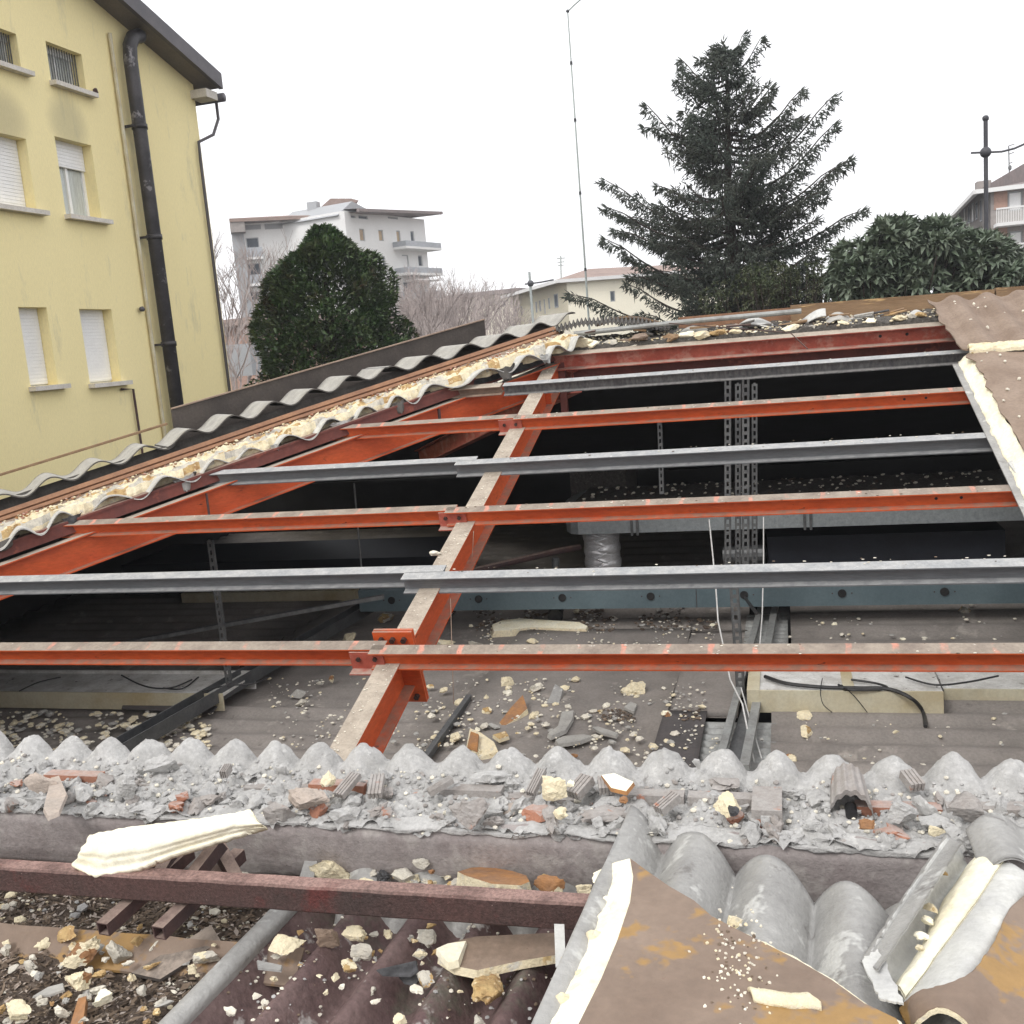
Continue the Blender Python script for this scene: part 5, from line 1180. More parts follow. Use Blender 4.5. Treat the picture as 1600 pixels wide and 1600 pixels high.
# scattered crumbs and dirt on the ceiling sheets
cr = MB()
def sc_floor(n, box, dens_=0, mr=(.006, .03), pick=(0, 0, 0, 1, 2)):
    for k in range(n):
        px, py = rr(box[0], box[2]), rr(box[1], box[3])
        if nz(px*.02, py*.03, 7) < dens_: continue
        sz = rr(mr[0], mr[1])*rr(.4, 1); lump(cr, onZ(px, py, FT+.01), (sz*1.3, sz, sz*.6), k % 89, 0, .4, m=R.choice(pick), cut=False, rotz=rr(0, 3))
sc_floor(900, (640, 1060, 1120, 1195), 0, (.005, .022)); sc_floor(140, (650, 1060, 1060, 1185), -.2, (.02, .05), (0, 1, 2, 0)); sc_floor(500, (650, 950, 1120, 1012), 0, (.006, .022)); sc_floor(520, (0, 1112, 330, 1185), -.25, (.01, .05), (0, 0, 1, 1, 2))
sc_floor(300, (420, 1060, 640, 1185), -.1, (.006, .025)); sc_floor(160, (1190, 945, 1600, 1010), 0, (.008, .03)); sc_floor(140, (1190, 1115, 1600, 1200), .1, (.006, .022)); sc_floor(200, (0, 1056, 360, 1078), 0, (.008, .02), (0, 3, 3))
sc_floor(700, (640, 945, 1120, 985), -.1, (.01, .04), (3, 3, 4, 2)); sc_floor(240, (940, 1108, 1100, 1125), .0, (.008, .02), (3, 4))
stuff('floor_crumbs', cr, ['crumb', 'foam', 'eternit', 'soil', 'twig'], 'pale crumbs and flakes strewn over the brown ceiling sheets', 'crumbs')
cr = MB()
for k in range(420):      # specks on the rafter flange and purlins
    y = rr(4, 10.8); x = XR+rr(-.07, .07); sz = rr(.003, .011)*rr(.4, 1); lump(cr, (x, y, zP(y, -.105)+sz*.3), (sz, sz, sz*.5), k, 0, .4, cut=False)
for k in range(300):
    i = R.randrange(7); y = yi[i]+rr(-.05, .05); sz = rr(.002, .008); lump(cr, (rr(-2.4, 1.6), y, zP(y)+sz*.3), (sz*1.5, sz, sz*.5), k, 0, .4, cut=False, m=R.choice([0, 0, 1]))
stuff('beam_crumbs', cr, ['crumb', 'twig'], 'tiny white crumbs sprinkled on the rafter and purlin flanges', 'crumbs')
single('foam_chunk', lump(MB(), onP(680, 864, -.09), (.05, .04, .02), 901, 2, .4), 'crumb', 'white chunk lying on the rafter flange at mid height', 'foam chunk')

# ================================================================== YELLOW BUILDING
XF = -11.3
def fy(px, py): p = onX(px, py, XF); return p.y, p.z
GZ = -6.6
def wall_grid(mb, orig, ud, vd, W_, H_, holes, depth, nrm, m=0, mrev=0):
    """wall rectangle with rectangular holes (u0,u1,v0,v1) and reveals going back by depth"""
    o, ud, vd, nrm = Vector(orig), Vector(ud), Vector(vd), Vector(nrm)
    us = sorted({0, W_, *[h[0] for h in holes], *[h[1] for h in holes]}); vs = sorted({0, H_, *[h[2] for h in holes], *[h[3] for h in holes]})
    for a, b__ in zip(us, us[1:]):
        for c, d in zip(vs, vs[1:]):
            mu, mv = (a+b__)/2, (c+d)/2
            if any(h[0] < mu < h[1] and h[2] < mv < h[3] for h in holes): continue
            mb.add([o+ud*a+vd*c, o+ud*b__+vd*c, o+ud*b__+vd*d, o+ud*a+vd*d], [(0, 1, 2, 3)], m)
    for h in holes:
        P = [o+ud*h[0]+vd*h[2], o+ud*h[1]+vd*h[2], o+ud*h[1]+vd*h[3], o+ud*h[0]+vd*h[3]]; Q = [p-nrm*depth for p in P]
        for i in range(4): mb.add([P[i], P[(i+1) % 4], Q[(i+1) % 4], Q[i]], [(0, 1, 2, 3)], mrev)
    return mb
yb = thing('yellow_building', (XF-5, 12, GZ), 'tall yellow rendered apartment house with white shutters and a black flue pipe at left', 'building')
yc = fy(355, 600)[0]; yc = (yc+fy(308, 140)[0])/2
zeave = fy(303, 133)[1]; Y1 = 2.0
wins = [  # px box: left, right (reveal included), top, bottom
 ('grey', 77, 130, 76, 134), ('grey', -22, 28, 45, 100), ('white', -26, 48, 210, 322), ('half', 95, 150, 222, 338), ('white', 38, 82, 480, 603), ('white', 132, 182, 483, 598)]
holes = []; W_ = yc-Y1
for kind, x0, x1, t_, b__ in wins:
    pl, pr = fy(x0, (t_+b__)/2)[0], fy(x1, (t_+b__)/2)[0]
    zt_, zb = fy((x0+x1)/2, t_)[1], fy((x0+x1)/2, b__)[1]
    holes.append((pl-Y1, pr-Y1, zb-GZ, zt_-GZ))
ztop = max(zeave, max(h[3] for h in holes)+GZ+.35)
wm = MB()
rk0 = fy(340, 125); rk1 = fy(200, 0); slope = (rk1[1]-rk0[1])/(rk0[0]-rk1[0])
wall_grid(wm, (XF, Y1, GZ), (0, 1, 0), (0, 0, 1), W_, zeave-GZ, [h for h in holes if h[3]+GZ < zeave], .26, (1, 0, 0))
up_h = [h for h in holes if h[3]+GZ >= zeave]
print('yc', yc, 'zeave', zeave, 'slope', slope, 'holes', [(round(h[0]+Y1, 1), round(h[1]+Y1, 1), round(h[2]+GZ, 1), round(h[3]+GZ, 1)) for h in holes])
if up_h:
    lim = yc-(max(h[3] for h in up_h)+GZ-zeave+.3)/slope
    zt2_ = max(h[3] for h in up_h)+GZ+.25
    # strip between eave level and zt2_, up to y=lim, with holes
    hs2 = [(h[0], h[1], max(h[2]-(zeave-GZ), 0), h[3]-(zeave-GZ)) for h in up_h]
    wall_grid(wm, (XF, Y1, zeave), (0, 1, 0), (0, 0, 1), lim-Y1, zt2_-zeave, hs2, .26, (1, 0, 0))
    ztri = zeave+slope*(yc-lim)
    wm.add([(XF, lim, zeave), (XF, yc, zeave), (XF, lim, ztri)], [(0, 1, 2)])
    wm.add([(XF, Y1, zt2_), (XF, lim, zt2_), (XF, lim, ztri), (XF, 8, zeave+slope*(yc-8)), (XF, Y1, zeave+slope*(yc-8))], [(0, 1, 2, 3, 4)])
else:
    wm.add([(XF, Y1, zeave), (XF, yc, zeave), (XF, 8, zeave+slope*(yc-8)), (XF, Y1, zeave+slope*(yc-8))], [(0, 1, 2, 3)])
wm.add([(XF, yc, GZ), (XF-11, yc, GZ), (XF-11, yc, zeave), (XF, yc, zeave)], [(0, 1, 2, 3)])
wm.add([(XF, Y1, GZ), (XF-11, Y1, GZ), (XF-11, Y1, zeave+6), (XF, Y1, zeave+6)], [(0, 1, 2, 3)])
part('wall', wm, ['yellow'], yb)
for (kind, x0, x1, t_, b__), h in zip(wins, holes):
    ya, yb_, za, zb = h[0]+Y1, h[1]+Y1, h[2]+GZ, h[3]+GZ; xb = XF-.22
    fm = MB(); fw = .06
    fm.box((xb-.05, ya, za), (xb, ya+fw, zb)).box((xb-.05, yb_-fw, za), (xb, yb_, zb)).box((xb-.05, ya+fw, zb-fw), (xb, yb_-fw, zb)).box((xb-.05, ya+fw, za), (xb, yb_-fw, za+fw)).box((xb-.05, (ya+yb_)/2-.03, za+fw), (xb, (ya+yb_)/2+.03, zb-fw))
    wd = part('window', fm, 'shutter', yb)
    part('pane', MB().box((xb-.04, ya+fw, za+fw), (xb-.03, yb_-fw, zb-fw)), 'curtain', wd)
    sm = MB(); lo = za+.02 if kind == 'white' else (za+(zb-za)*.66 if kind == 'half' else zb-.10)
    z = zb
    while z > lo+.01:
        z2 = max(lo, z-.055); sm.box((xb+.025, ya+.01, z2+.006), (xb+.04, yb_-.01, z)); sm.box((xb+.022, ya+.01, z2), (xb+.03, yb_-.01, z2+.006)); z = z2
    part('roller_shutter', sm, 'shutter', wd)
    if kind == 'grey':
        bm = MB(); n = 13
        for k in range(n+1): y = ya+.03+(yb_-ya-.06)*k/n; bm.box((XF-.13, y-.008, za), (XF-.115, y+.008, zb))
        part('window_bars', bm, 'slot', wd)
    part('sill', MB().box((XF-.22, ya-.05, za-.075), (XF+.13, yb_+.14, za-.003)), 'sill', yb)
rf_ = MB(); ov = .42
pe = Vector((XF+ov, yc+.30, zeave+.02-slope*.30)); pt_ = Vector((XF+ov, 6.5, zeave+.02+slope*(yc-6.5)))
rf_.obox(pe+Vector((-13, 0, .06)), (13, 0, 0), pt_-pe, (0, 0, .16), 0)
part('roof', rf_, ['rooftile_grey'], yb)
part('soffit', MB().obox(pe+Vector((-13, .03, 0)), (12.96, 0, 0), pt_-pe, (0, 0, .055), 0), ['soffit'], yb)
gm = MB().obox(pe+Vector((-.01, 0, -.03)), (.09, 0, 0), pt_-pe, (0, 0, .30)); part('verge_gutter', gm, 'gutter', yb)
cb = MB().box((XF-.02, yc-.15, zeave-.30), (XF+ov-.06, yc+.28, zeave-.14)); part('eave_box', cb, 'sill', yb)
em = MB().tube([(XF-12, yc+.40, zeave-.22), (XF+ov+.02, yc+.40, zeave-.22)], .09, 12); part('eave_gutter', em, 'gutter', yb, smooth=True)
dp = [(XF+ov-.18, yc+.42, zeave-.25), (XF+ov-.18, yc+.42, zeave-.62), (XF+.25, yc+.12, zeave-.98), (XF+.07, yc-.18, zeave-1.15), (XF+.07, yc-.2, zeave-1.5), (XF+.07, yc-.2, GZ)]
part('downpipe', MB().tube(dp, .032, 10), 'gutter', yb, smooth=True)
# flue
f0, f1 = onX(270, 640, XF+.16), onX(206, 96, XF+.16); yfl = (f0.y+f1.y)/2; zt_ = f1.z
fl_ = thing('flue_pipe', (XF+.16, yfl, GZ), 'thick black flue pipe climbing the yellow facade with a bent top', 'flue pipe')
fp = [(XF+.2, yfl, GZ), (XF+.2, yfl, zt_), (XF+.2, yfl+.04, zt_+.25), (XF+.2, yfl+.17, zt_+.42), (XF+.2, yfl+.36, zt_+.50), (XF+.2, yfl+.42, zt_+.50)]
part('pipe', MB().tube(fp, .125, 18), 'flue', fl_, smooth=True)
for z in np.arange(zt_-1.2, -1, -1.95):
    part('joint_collar', MB().tube([(XF+.2, yfl, z), (XF+.2, yfl, z+.09)], .142, 18), 'flue', fl_, smooth=True)
    part('wall_bracket', MB().box((XF, yfl-.20, z+.02), (XF+.2, yfl-.14, z+.06)), 'flue', fl_)
single('wall_conduit', MB().tube([(XF+.05, yfl-.30, GZ), (XF+.05, yfl-.30, zt_+.4)], .035, 8), 'cream', 'pale thin conduit running up the facade beside the black flue', 'conduit')
a, b__ = onX(190, 608, XF+.05), onX(208, 608, XF+.05)
single('gas_pipe', MB().tube([a, b__, Vector((b__.x, b__.y+.02, b__.z-2.4))], .022, 8), 'rust_dark', 'thin brown bent pipe on the yellow wall below the shutters', 'pipe')
single('wall_lamp', lump(MB(), onX(222, 482, XF+.07), (.06, .07, .06), 5, 1, .2), 'gutter', 'small dark wall fitting left of the flue', 'fitting')
single('wall_lamp', lump(MB(), onX(150, 142, XF+.07), (.05, .06, .05), 6, 1, .2), 'rust_dark', 'small brown wall fitting by the upper barred window', 'fitting')

# ================================================================== FAR BUILDINGS
def at(px, py, depth): r = ray(px, py); return r*depth
class Facade:
    """building frame: o = foot of a corner, u along the facade, n out of it"""
    def __init__(s, pxl, pxr, py, dl, dr):
        s.a = at(pxl, py, dl); s.b = at(pxr, py, dr); u = Vector((s.b.x-s.a.x, s.b.y-s.a.y, 0)); s.W = u.length; s.u = u.normalized(); s.n = Vector((s.u.y, -s.u.x, 0))
        if s.n.dot(Vector((s.a.x, s.a.y, 0))) > 0: s.n = -s.n
    def turn(s, W_):     # the facade round the corner, square to this one
        q = object.__new__(Facade); q.a = s.b.copy(); q.W = W_; q.u = Vector((-s.u.y, s.u.x, 0)); q.n = Vector((q.u.y, -q.u.x, 0)); q.b = q.a+q.u*W_; return q
    def uz(s, px, py):     # picture point on the facade
        p = onPl(px, py, s.a, s.n); return (p-s.a).dot(s.u), p.z
    def P(s, u, z, d=0): return Vector((s.a.x, s.a.y, 0))+s.u*u+s.n*d+Vector((0, 0, z))
def facade_building(F_, parent, ztop, wl, mt_wall, depth_back, u1=None, u0=0, nm='wall', rev=.15, glass='winglass', far_end=True):
    u1 = F_.W if u1 is None else u1; hl = []
    for w_ in wl:
        (a0, z1), (a1, z0) = F_.uz(w_[0], w_[1]), F_.uz(w_[2], w_[3]); hl.append((min(a0, a1)-u0, max(a0, a1)-u0, min(z0, z1)-GZ, max(z0, z1)-GZ))
    m_ = MB(); wall_grid(m_, F_.P(u0, GZ), F_.u, (0, 0, 1), u1-u0, ztop-GZ, hl, rev, F_.n)
    B_ = F_.n*-depth_back
    for a, b__ in ((F_.P(u0, GZ), B_), (F_.P(u1, GZ), B_))[:2 if far_end else 1]: m_.add([a, a+b__, a+b__+Vector((0, 0, ztop-GZ)), a+Vector((0, 0, ztop-GZ))], [(0, 1, 2, 3)])
    a = F_.P(u0, GZ)+B_; c = F_.P(u1, GZ)+B_; m_.add([a, c, c+Vector((0, 0, ztop-GZ)), a+Vector((0, 0, ztop-GZ))], [(0, 1, 2, 3)])
    part(nm, m_, mt_wall, parent)
    for h, w_ in zip(hl, wl):
        ua, ub, za, zb = h[0]+u0, h[1]+u0, h[2]+GZ, h[3]+GZ; k = w_[4] if len(w_) > 4 else glass
        o = F_.P(ua, za, -rev+.02); U_ = F_.u*(ub-ua); H_ = Vector((0, 0, zb-za)); f_ = .07
        fm = MB().obox(o, U_, F_.n*.05, (0, 0, f_)).obox(o+H_-Vector((0, 0, f_)), U_, F_.n*.05, (0, 0, f_)).obox(o+Vector((0, 0, f_)), F_.u*f_, F_.n*.05, H_-Vector((0, 0, 2*f_))).obox(o+U_-F_.u*f_+Vector((0, 0, f_)), F_.u*f_, F_.n*.05, H_-Vector((0, 0, 2*f_)))
        wd = part('window', fm, 'render_grey', parent)
        part('pane', MB().obox(o+F_.u*f_+Vector((0, 0, f_)), U_-F_.u*2*f_, F_.n*.02, H_-Vector((0, 0, 2*f_))), k, wd)
    return hl
def balcony(F_, parent, px0, px1, pyt, pyb, out=1.1, rail_='balcony'):
    (u0, zt), (u1, zb) = F_.uz(px0, pyt), F_.uz(px1, pyb)
    m_ = MB().obox(F_.P(u0, zb, .01), F_.u*(u1-u0), F_.n*out, (0, 0, .18)); bp = part('balcony_slab', m_, 'render_white', parent)
    h = zt-zb-.18
    m_ = MB().obox(F_.P(u0, zb+.19, out-.06), F_.u*(u1-u0), F_.n*.05, (0, 0, h*.92)); part('railing', m_, rail_, bp)
    m_ = MB(); n = max(3, int(out/.15))
    for ue in (u0, u1-.04):
        part('side_railing', MB().obox(F_.P(ue, zb+.19, .02), F_.u*.04, F_.n*(out-.1), (0, 0, h*.9)), 'balcony', bp)
# pale apartment block with balconies
D1 = 78
ab = thing('apartment_block', at(520, 560, D1), 'pale multi-storey apartment block with balconies and reddish roofs behind the dark tree', 'building')
L = Facade(372, 546, 400, D1+1, D1+3); Rr_ = Facade(545, 668, 400, D1-1, D1+8)
ztL = L.uz(450, 346)[1]
facade_building(L, ab, ztL, [(378, 352, 408, 358, 'render_grey'), (413, 350, 442, 357, 'render_grey'), (447, 348, 474, 355, 'render_grey'), (453, 369, 468, 392), (384, 372, 406, 392), (386, 412, 410, 440), (390, 456, 412, 478)], 'render_white', 12)
balcony(L, ab, 384, 411, 388, 406, .9); balcony(L, ab, 388, 413, 430, 447, .9); balcony(L, ab, 391, 414, 468, 490, .9)
part('corner_pilaster', MB().obox(L.P(-.3, GZ, .01), L.u*.9, L.n*.3, (0, 0, ztL-GZ)), 'render_grey', ab)
ztR = Rr_.uz(600, 336)[1]
facade_building(Rr_, ab, ztR, [(561, 357, 571, 377, 'winshut'), (591, 359, 600, 377, 'winshut'), (619, 360, 627, 380, 'winshut'), (641, 361, 649, 386), (597, 400, 603, 416), (653, 399, 661, 416), (630, 441, 650, 466), (628, 398, 640, 420, 'render_white'), (548, 336, 556, 341), (560, 336, 575, 343), (606, 338, 622, 343)], 'render_white', 11)
for a in ((613, 670, 378, 394), (616, 672, 419, 433), (622, 674, 455, 471)): balcony(Rr_, ab, *a, 1.3)
part('awning', MB().obox(Rr_.P(Rr_.uz(632, 440)[0], Rr_.uz(632, 440)[1], .02), Rr_.u*(Rr_.uz(672, 440)[0]-Rr_.uz(632, 440)[0]), Rr_.n*1.3, (0, 0, .1)), 'shutter', ab)
part('ground_wall', MB().obox(Rr_.P(Rr_.uz(633, 473)[0], GZ, .2), Rr_.u*5.5, Rr_.n*1.2, (0, 0, Rr_.uz(640, 472)[1]-GZ)), 'render_taupe', ab)
def roofslab(F_, pts, out, th, mt, nm='roof', back=6, rise=1.5):
    P = []
    for px, py in pts: u, z = F_.uz(px, py); P.append(F_.P(u, z, out))
    m_ = MB(); (p0, p1, p2, p3) = P
    m_.obox(p0, p1-p0, F_.n*-.25, Vector((0, 0, th))); Bk = F_.n*-(back); t0, t1 = P[3], P[2]
    m_.add([p0+Vector((0, 0, th)), p1+Vector((0, 0, th)), t1-F_.n*(out+back), t0-F_.n*(out+back)], [(0, 1, 2, 3)])
    m_.add([p0, p1, t1-F_.n*(out+back)-Vector((0, 0, .4)), t0-F_.n*(out+back)-Vector((0, 0, .4))], [(0, 1, 2, 3)])
    part(nm, m_, mt, ab)
roofslab(L, [(359, 350), (507, 344), (535, 318), (360, 330)], 1.2, .25, 'rooftile', back=5)
q = MB().obox(L.P(L.uz(359, 350)[0], L.uz(359, 366)[1], -.2), L.u*1.1, L.n*1.3, (0, 0, L.uz(359, 350)[1]-L.uz(359, 366)[1])); part('eave_box', q, 'render_taupe', ab)
roofslab(Rr_, [(540, 334), (672, 338), (640, 330), (560, 316)], 1.3, .22, 'rooftile_grey', back=5)
pd = [(510, 336), (560, 312), (594, 332)]
P = [Rr_.P(Rr_.uz(a, b_)[0], Rr_.uz(a, b_)[1], -.5) for a, b_ in [(535, 335), (558, 313), (596, 333)]]
q = MB().add(P+[p-Rr_.n*6 for p in P], [(0, 1, 2), (0, 3, 4, 1), (1, 4, 5, 2), (3, 5, 4)]); part('gable', q, 'render_grey', ab)
P = [L.P(L.uz(a, b_)[0], L.uz(a, b_)[1], .3) for a, b_ in [(500, 325), (516, 311), (548, 311), (560, 314), (530, 334)]]
q = MB().add(P+[p-L.n*5 for p in P], [(0, 1, 2, 3, 4), (9, 8, 7, 6, 5)]+[(i, 5+i, 5+(i+1) % 5, (i+1) % 5) for i in range(5)]); part('roof_turret', q, 'rooftile', ab)
part('link_wall', MB().obox(L.P(L.uz(512, 400)[0], GZ, .3), L.u*2.3, L.n*.5, (0, 0, L.uz(520, 338)[1]-GZ)), 'render_grey', ab)
single('chimney', MB().box(tuple(at(488, 326, D1+2)-Vector((.3, .3, 1))), tuple(at(492, 320, D1+2)+Vector((.3, .3, .2)))), 'render_grey', 'small chimney on the roof of the pale apartment block', 'chimney')

# cream building behind the ridge
cbld = thing('cream_building', at(880, 520, 70), 'cream two-storey house with reddish hipped roof left of the spruce', 'building')
CL = Facade(800, 888, 480, 84, 68); CR = CL.turn(12)
zc = CL.uz(888, 438)[1]
facade_building(CL, cbld, zc, [(803, 480, 808, 494), (814, 479, 817, 492, 'winshut'), (829, 472, 833, 488, 'winshut'), (837, 472, 840, 488), (843, 470, 846, 486), (850, 468, 853, 490, 'winshut'), (857, 466, 860, 482), (866, 460, 873, 480)], 'render_cream', 11.5, rev=.03, far_end=False)
facade_building(CR, cbld, zc, [(953, 455, 962, 471)], 'render_cream', 16)
e0, e1, e2 = CL.P(-.6, zc, .7), CL.P(CL.W+.3, zc, .7), CR.P(CR.W+3, zc, .7)
r1, r2 = at(920, 420, 75), at(1040, 424, 78); r1.z = r2.z = at(920, 420, 75).z; bk = CL.P(-.6, zc, -10)
part('roof', MB().add([e0, e1, e2, r1, r2, bk, at(1080, 440, 86)], [(0, 1, 3, 5), (1, 2, 4, 3), (3, 4, 6, 5)]), ['rooftile'], cbld)
part('eave_gutter', MB().bar(e0, e1, .2, .22).bar(e1, e2, .2, .22), 'render_white', cbld)
am = MB().tube([at(877, 440, 76), at(876, 400, 76)], .06, 6)
for k, h_ in enumerate((404, 410, 415)): am.tube([at(870+k, h_, 76), at(883-k, h_-1, 76)], .04, 5)
single('antenna', am, 'pole_light', 'thin roof antenna mast above the cream house', 'antenna')
# far low blocks
fb2 = thing('far_block', at(750, 500, 130), 'distant washed-out pink and cream block left of the cream house', 'building')
FB = Facade(690, 805, 490, 130, 126)
facade_building(FB, fb2, FB.uz(760, 462)[1], [(752+k*11, 470, 758+k*11, 478) for k in range(4)]+[(700+k*13, 476, 706+k*13, 484) for k in range(4)], 'render_cream', 12)
part('roof', MB().obox(FB.P(-1, FB.uz(760, 462)[1], 1), FB.u*(FB.W+2), FB.n*-13, (0, 0, .5)), 'rooftile_grey', fb2)
fb3 = thing('far_brick_house', at(370, 560, 60), 'low brick-red house glimpsed between the yellow wall and the dark tree', 'building')
FC = Facade(330, 400, 560, 62, 60)
facade_building(FC, fb3, FC.uz(365, 510)[1], [(362, 566, 372, 584)], 'render_brick', 10)
part('roof', MB().obox(FC.P(-1, FC.uz(365, 510)[1], .6), FC.u*(FC.W+2), FC.n*-11, (0, 0, .4)), 'rooftile', fb3)

# right building
rbd = thing('right_apartment_house', at(1560, 480, 52), 'taupe and brick apartment house with balcony at the right picture edge', 'building')
RL = Facade(1497, 1548, 360, 66, 50); RR = RL.turn(9)
zr = RL.uz(1548, 298)[1]
facade_building(RL, rbd, zr, [(1506, 326, 1509, 350, 'render_white'), (1513, 322, 1516, 348), (1519, 319, 1522, 345, 'render_white'), (1525, 316, 1528, 342), (1532, 312, 1535, 345)], 'render_taupe', 8.8, rev=.03, far_end=False)
facade_building(RR, rbd, zr, [(1575, 300, 1598, 328, 'shutter'), (1577, 362, 1598, 396, 'shutter'), (1625, 300, 1640, 328)], 'render_taupe', 12)
for y0_, y1_ in ((299, 326), (352, 396)):
    (u0, z1), (u1, z0) = RR.uz(1553, y0_), RR.uz(1574, y1_); part('brick_panel', MB().obox(RR.P(u0, z0, .004), RR.u*(u1-u0), RR.n*.03, (0, 0, z1-z0)), 'render_brick', rbd)
def balc(F_, par, px0, px1, pyt, pyb):
    (u0, zt), (u1, zb) = F_.uz(px0, pyt), F_.uz(px1, pyb)
    bp = part('balcony_slab', MB().obox(F_.P(u0, zb, .04), F_.u*(u1-u0), F_.n*1.2, (0, 0, .16)), 'render_white', par)
    m_ = MB()
    for k in range(34): m_.obox(F_.P(u0+(u1-u0)*k/34, zb+.17, 1.15), F_.u*.03, F_.n*.03, (0, 0, zt-zb-.2))
    m_.obox(F_.P(u0, zt-.05, 1.13), F_.u*(u1-u0), F_.n*.08, (0, 0, .08)); part('railing', m_, 'render_white', bp)
balc(RR, rbd, 1552, 1640, 330, 348); balc(RR, rbd, 1577, 1660, 384, 400)
e0, e1, e2 = RL.P(-.8, RL.uz(1497, 333)[1]*0+zr, .7), RL.P(RL.W+.4, zr, .7), RR.P(RR.W, zr, .7)
r1 = at(1606, 252, 56); bk = RL.P(-.8, zr, -12)
part('roof', MB().add([e0, e1, e2, r1, bk, at(1700, 262, 66)], [(0, 1, 3, 4), (1, 2, 5, 3), (3, 5, 4)]), ['rooftile_grey'], rbd)
part('eave_gutter', MB().bar(e0, e1, .2, .2).bar(e1, e2, .2, .2), 'render_white', rbd)
cp = at(1536, 300, 56); part('chimney', MB().box((cp.x-.35, cp.y-.4, cp.z-1), (cp.x+.35, cp.y+.4, at(1536, 284, 56).z)), 'render_taupe', rbd)
am = MB().tube([at(1577, 272, 58), at(1576, 228, 58)], .035, 6)
for h_, l_ in ((228, 9), (234, 7), (241, 8), (256, 6)): am.tube([at(1576, h_, 58), at(1576+l_, h_-3, 58)], .025, 5)
lump(am, at(1578, 262, 57.8), (.10, .10, .16), 3, 1, .1); single('antenna', am, 'slot', 'thin television antenna with a small dish on the right house', 'antenna')

# ================================================================== POLES
lp = thing('ball_lamp_mast', Vector((at(1540, 400, 22).x, at(1540, 400, 22).y, GZ)), 'dark mast with a ball and curved cross arm standing before the right house', 'mast')
p0 = at(1540, 185, 22); pb = Vector((p0.x, p0.y, GZ)); pm = onY(1540, 238, p0.y)
part('mast', MB().tube([pb, p0], .045, 10), 'pole', lp); part('finial', lump(MB(), p0, (.07, .07, .07), 4, 1, .1, cut=False), 'pole', lp, smooth=True)
part('ball', MB().add([v*.115+pm for v in ICO[3][0]], ICO[3][1]), 'pole', lp, smooth=True)
part('cross_arm', MB().tube([onY(1517, 239, p0.y), pm, onY(1565, 237, p0.y), onY(1585, 232, p0.y), onY(1612, 220, p0.y), onY(1640, 214, p0.y)], .022, 8), 'pole', lp, smooth=True)
tp = thing('tall_mast', Vector((at(918, 500, 26).x, at(918, 500, 26).y, GZ)), 'very tall thin pale mast left of the spruce with small side arm', 'mast')
p0 = at(887, 18, 26); x_, y_ = p0.x, p0.y
part('mast', MB().tube([(x_, y_, GZ), (x_, y_, onY(917, 440, y_).z), (x_, y_, p0.z)], [.035, .028, .016], 8), 'pole_light', tp)
for py in (100, 190, 305, 425): part('joint', MB().tube([(x_, y_, onY(900, py, y_).z), (x_, y_, onY(900, py, y_).z+.08)], .034, 8), 'pole', tp)
part('top_arm', MB().tube([p0, onY(897, 8, y_), onY(912, -5, y_)], .018, 6), 'pole_light', tp); part('top_knob', lump(MB(), p0, (.05, .05, .05), 2, 1, .1), 'pole', tp)
l2 = thing('ball_lamp_mast', Vector((at(828, 500, 48).x, at(828, 500, 48).y, GZ)), 'small distant mast with ball and curved arm before the cream house', 'mast')
p0 = at(827, 425, 48); pm = onY(829, 443, p0.y)
part('mast', MB().tube([(p0.x, p0.y, GZ), p0], .06, 8), 'pole_light', l2); part('ball', MB().add([v*.16+pm for v in ICO[1][0]], ICO[1][1]), 'pole', l2)
part('cross_arm', MB().tube([onY(820, 444, p0.y), pm, onY(845, 441, p0.y), onY(865, 437, p0.y)], .04, 6), 'pole', l2)

# ================================================================== TREES
def np_mesh(name, V, Fc, mt, parent=None, off=(0, 0, 0), kind=None, label=None, cat=None):
    me = bpy.data.meshes.new(name); V = np.asarray(V, dtype=np.float32)-np.array(off, dtype=np.float32); Fc = np.asarray(Fc, dtype=np.int32); k = Fc.shape[1]
    me.vertices.add(len(V)); me.vertices.foreach_set('co', V.ravel()); me.loops.add(Fc.size); me.loops.foreach_set('vertex_index', Fc.ravel())
    me.polygons.add(len(Fc)); me.polygons.foreach_set('loop_start', np.arange(0, Fc.size, k, dtype=np.int32)); me.polygons.foreach_set('loop_total', np.full(len(Fc), k, dtype=np.int32))
    me.materials.append(M[mt]); me.update(calc_edges=True); me.validate()
    o = bpy.data.objects.new(name, me); link(o, parent); ROOT[o] = Vector(off)
    return tag(o, label, cat, None, kind)
rg = np.random.default_rng(5)
def spindles(P, D, Lh, Wd):
    """small tapering three-sided shoots: base P, direction D, length Lh, half width Wd"""
    n = len(P); D = D/np.linalg.norm(D, axis=1, keepdims=True); ref = rg.normal(size=(n, 3)); A = np.cross(D, ref); A /= np.linalg.norm(A, axis=1, keepdims=True); B = np.cross(D, A)
    V = np.zeros((n, 5, 3)); V[:, 0] = P; V[:, 4] = P+D*Lh[:, None]; mid = P+D*(Lh*.4)[:, None]
    for k in range(3): t = 2.094*k; V[:, 1+k] = mid+(A*math.cos(t)+B*math.sin(t))*Wd[:, None]
    f = np.array([(0, 1, 2), (0, 2, 3), (0, 3, 1), (4, 2, 1), (4, 3, 2), (4, 1, 3)])
    return V.reshape(-1, 3), (f[None]+(np.arange(n)*5)[:, None, None]).reshape(-1, 3)
